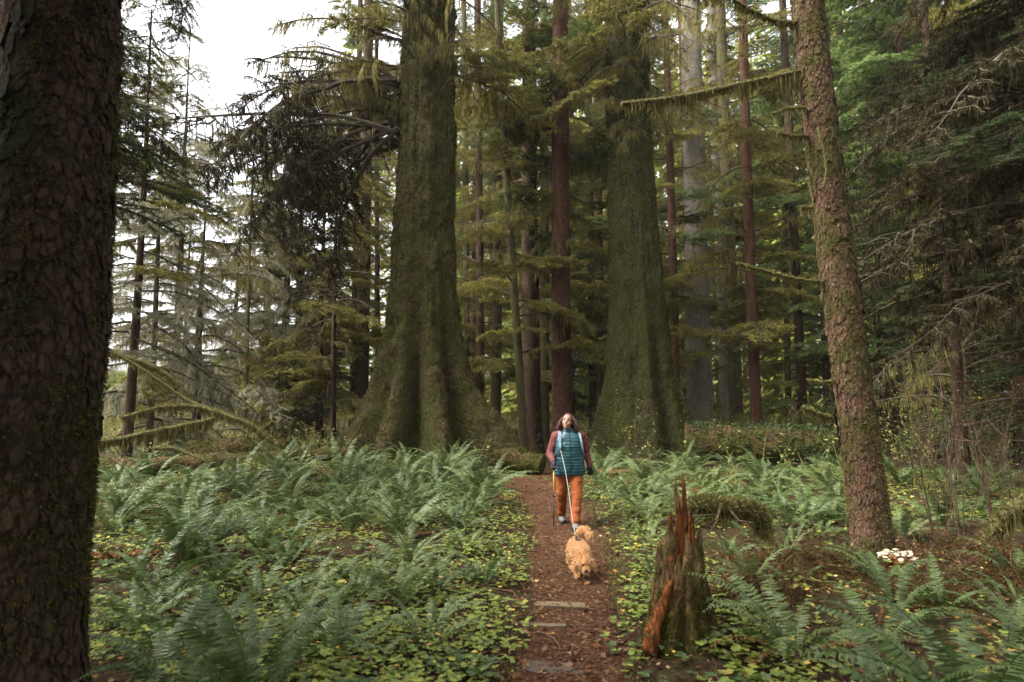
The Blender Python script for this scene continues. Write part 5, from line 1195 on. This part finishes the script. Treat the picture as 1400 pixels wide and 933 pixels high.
# trekking pole in the gloved hand
gp = np.array(J['wrl']) + unit(np.array([0.05, -0.5, -0.75])) * 0.09; gw = Vector(gp) + php
tip = Vector((gw.x - 0.01, gw.y - 0.05, 0)); tip.z = Hs(tip.x, tip.y) + 0.002
TP = thing('trekking_pole', tip, 'orange and black trekking pole held in the black glove', 'trekking pole')
d = gw - tip; un = d.normalized(); L = d.length
m_or = plain_mat('orange_tube', (0.55, 0.22, 0.02), (0.65, 0.28, 0.03), 10, 0.4, 0.02, spec=0.5); m_bl = plain_mat('black_tube', (0.01, 0.01, 0.012), (0.025, 0.025, 0.03), 10, 0.5, 0.02)
def seg(a, b, r0, r1, m_, nm): MB().add(*tube([tuple(un * a), tuple(un * ((a + b) / 2)), tuple(un * b)], [r0, (r0 + r1) / 2, r1], 10)).build(nm, m_, TP, True)
seg(0, 0.05, 0.003, 0.007, m_bl, 'tip'); seg(0.05, 0.06, 0.026, 0.024, m_bl, 'basket'); seg(0.06, L * 0.52, 0.0075, 0.0085, m_bl, 'lower_shaft'); seg(L * 0.52, L * 0.56, 0.013, 0.013, m_bl, 'clamp'); seg(L * 0.56, L - 0.04, 0.0095, 0.0105, m_or, 'upper_shaft'); seg(L - 0.05, L + 0.07, 0.015, 0.017, m_bl, 'grip')

# ------------------------------------------------------------------ the dog
pd_ = GD(790, 6.42)
DG = thing('dog', pd_, 'shaggy golden-apricot dog walking the trail with lowered head', 'dog', rz=0.06); DG.scale = (0.74, 0.74, 0.74)
fur_c = [(0.46, 0.235, 0.09), (0.60, 0.35, 0.16), (0.70, 0.46, 0.25), (0.38, 0.165, 0.055), (0.80, 0.60, 0.40)]
m_coat = plain_mat('apricot_coat', (0.36, 0.155, 0.052), (0.56, 0.29, 0.125), 26, 0.9, 0.5, (1, 0.4, 1))
mb = MB()
mb.add(*ellipsoid((0, 0.04, 0.315), (0.118, 0.25, 0.118), 22, 14)); mb.add(*ellipsoid((0, -0.13, 0.30), (0.112, 0.14, 0.135), 20, 14)); mb.add(*ellipsoid((0, 0.22, 0.33), (0.112, 0.12, 0.11), 20, 14))
capsule(mb, (0, -0.20, 0.34), (0, -0.33, 0.275), 0.088, 0.078); mb.add(*ellipsoid((0, -0.375, 0.245), (0.090, 0.095, 0.082), 20, 14)); mb.add(*ellipsoid((0, -0.455, 0.190), (0.050, 0.062, 0.042), 16, 10, (0.5, 0, 0)))
for sx in (-1, 1):
    mb.add(*ellipsoid((sx * 0.108, -0.345, 0.225), (0.024, 0.055, 0.090), 14, 10, (0, sx * -0.55, 0)))
    fy = -0.20 if sx < 0 else -0.10
    capsule(mb, (sx * 0.072, -0.13, 0.26), (sx * 0.074, (fy - 0.14) / 2, 0.14), 0.055, 0.040); capsule(mb, (sx * 0.074, (fy - 0.14) / 2, 0.14), (sx * 0.074, fy, 0.035), 0.038, 0.032); mb.add(*ellipsoid((sx * 0.074, fy - 0.02, 0.028), (0.036, 0.050, 0.028), 12, 8))
    hy = 0.26 if sx < 0 else 0.20
    capsule(mb, (sx * 0.072, 0.21, 0.29), (sx * 0.078, 0.165 if sx > 0 else 0.20, 0.19), 0.072, 0.052); capsule(mb, (sx * 0.078, 0.165 if sx > 0 else 0.20, 0.19), (sx * 0.078, hy + 0.06, 0.115), 0.046, 0.034); capsule(mb, (sx * 0.078, hy + 0.06, 0.115), (sx * 0.078, hy + 0.035, 0.03), 0.032, 0.030); mb.add(*ellipsoid((sx * 0.078, hy + 0.015, 0.027), (0.034, 0.048, 0.026), 12, 8))
tl = [(0.01, 0.30, 0.37), (0.04, 0.37, 0.45), (0.09, 0.38, 0.52), (0.15, 0.34, 0.53), (0.19, 0.28, 0.48), (0.20, 0.25, 0.42)]
for a, b, r0, r1 in zip(tl, tl[1:], (0.03, 0.038, 0.045, 0.046, 0.04), (0.038, 0.045, 0.046, 0.04, 0.02)): capsule(mb, a, b, r0, r1, 5, 10)
body = fused(mb, 'body', m_coat, DG, 0.010, 4)
me = body.data; n = len(me.polygons); ct = np.zeros(n * 3, np.float32); me.polygons.foreach_get('center', ct); ct = ct.reshape(-1, 3).astype(float)
nr = np.zeros(n * 3, np.float32); me.polygons.foreach_get('normal', nr); nr = nr.reshape(-1, 3).astype(float)
rk = np.random.default_rng(3); m = 22000; i = rk.integers(0, n, m)
flow = np.where(ct[i][:, 1:2] < -0.30, np.array([[0, -0.5, -0.8]]), np.array([[0, 0.5, -0.5]]))
clump = np.stack([fbm(ct[i][:, 0] * 26 + q * 9, ct[i][:, 1] * 26, ct[i][:, 2] * 26, 2) for q in range(3)], -1)
d = unit(nr[i] * 0.8 + flow * 0.7 + clump * 1.6 + rk.normal(0, 0.22, (m, 3))) * rk.uniform(0.022, 0.052, (m, 1)) * np.where(ct[i][:, 2:3] < 0.08, 0.4, 1.0)
d = d * np.where((ct[i][:, 1:2] < -0.42), 0.55, 1.0)
p = ct[i] + rk.normal(0, 0.004, (m, 3)); d[:, 2] = np.maximum(d[:, 2], 0.006 - p[:, 2])
tag(MB().add(*blades(p, d, unit(np.cross(d, rk.normal(0, 1, (m, 3)))) * 0.0022)).build('fur', leaf_mat('apricot_fur', fur_c, 0.2, 0.7, 0.15), body), kind='stuff')
for sx in (-1, 1): MB().add(*ellipsoid((sx * 0.036, -0.462, 0.250), (0.016, 0.012, 0.014), 10, 8)).build('eye', m_dark, DG, True)
MB().add(*ellipsoid((0, -0.520, 0.180), (0.026, 0.018, 0.020), 12, 8)).build('nose', m_dark, DG, True)
MB().add(*ellipsoid((0, 0.055, 0.455), (0.035, 0.03, 0.016), 12, 8)).build('harness_ring', m_dark, DG, True)
# leash from the chest strap to the harness
A = np.array(php) + np.array([-0.135, -0.20, 1.10]); B = np.array(pd_) + np.array([-0.004, 0.04, 0.342]); q = np.linspace(0, 1, 30)
path = A + (B - A) * q[:, None]; path[:, 2] -= 0.10 * np.sin(q * PI) ** 1.2; path[:, 0] += 0.02 * np.sin(q * PI * 1.6)
LS = thing('leash', Vector(A), 'pale cord leash running from the pack strap to the dog', 'leash')
m_leash = plain_mat('pale_cord', (0.17, 0.16, 0.14), (0.27, 0.255, 0.22), 60, 0.8, 0.2)
MB().add(*tube(path - A, 0.0048, 8)).build('cord', m_leash, LS, True)
MB().add(*tube([tuple(path[-1] - A), tuple(path[-1] - A + (path[-3] - path[-1]) * 0.5)], [0.014, 0.012], 8)).build('clip', m_dark, LS, True)
MB().add(*tube([tuple(A - A), (0.0, 0.01, 0.05), (-0.004, 0.03, 0.10)], [0.014, 0.016, 0.012], 8)).build('grip', m_strap, LS, True)

bpy.data.scenes.remove(TMP)
#@@HAZE
hz = MB(); x0, x1, y0, y1, z0, z1 = -280, 280, -62, 440, -3.0, 75.0
hz.add([(x0, y0, z0), (x1, y0, z0), (x1, y1, z0), (x0, y1, z0), (x0, y0, z1), (x1, y0, z1), (x1, y1, z1), (x0, y1, z1)], [[0, 3, 2, 1], [4, 5, 6, 7], [0, 1, 5, 4], [1, 2, 6, 5], [2, 3, 7, 6], [3, 0, 4, 7]])
m_h, nt, out = newmat('moist_air'); pv = nd(nt, 'VolumePrincipled'); pv.inputs['Density'].default_value = 0.0003; pv.inputs['Color'].default_value = (0.95, 0.95, 0.93, 1); pv.inputs['Anisotropy'].default_value = 0.2
nt.links.new(pv.outputs[0], out.inputs['Volume'])
tag(hz.build('haze', m_h), 'pale moist air softening the distant trees', 'haze', kind='stuff')
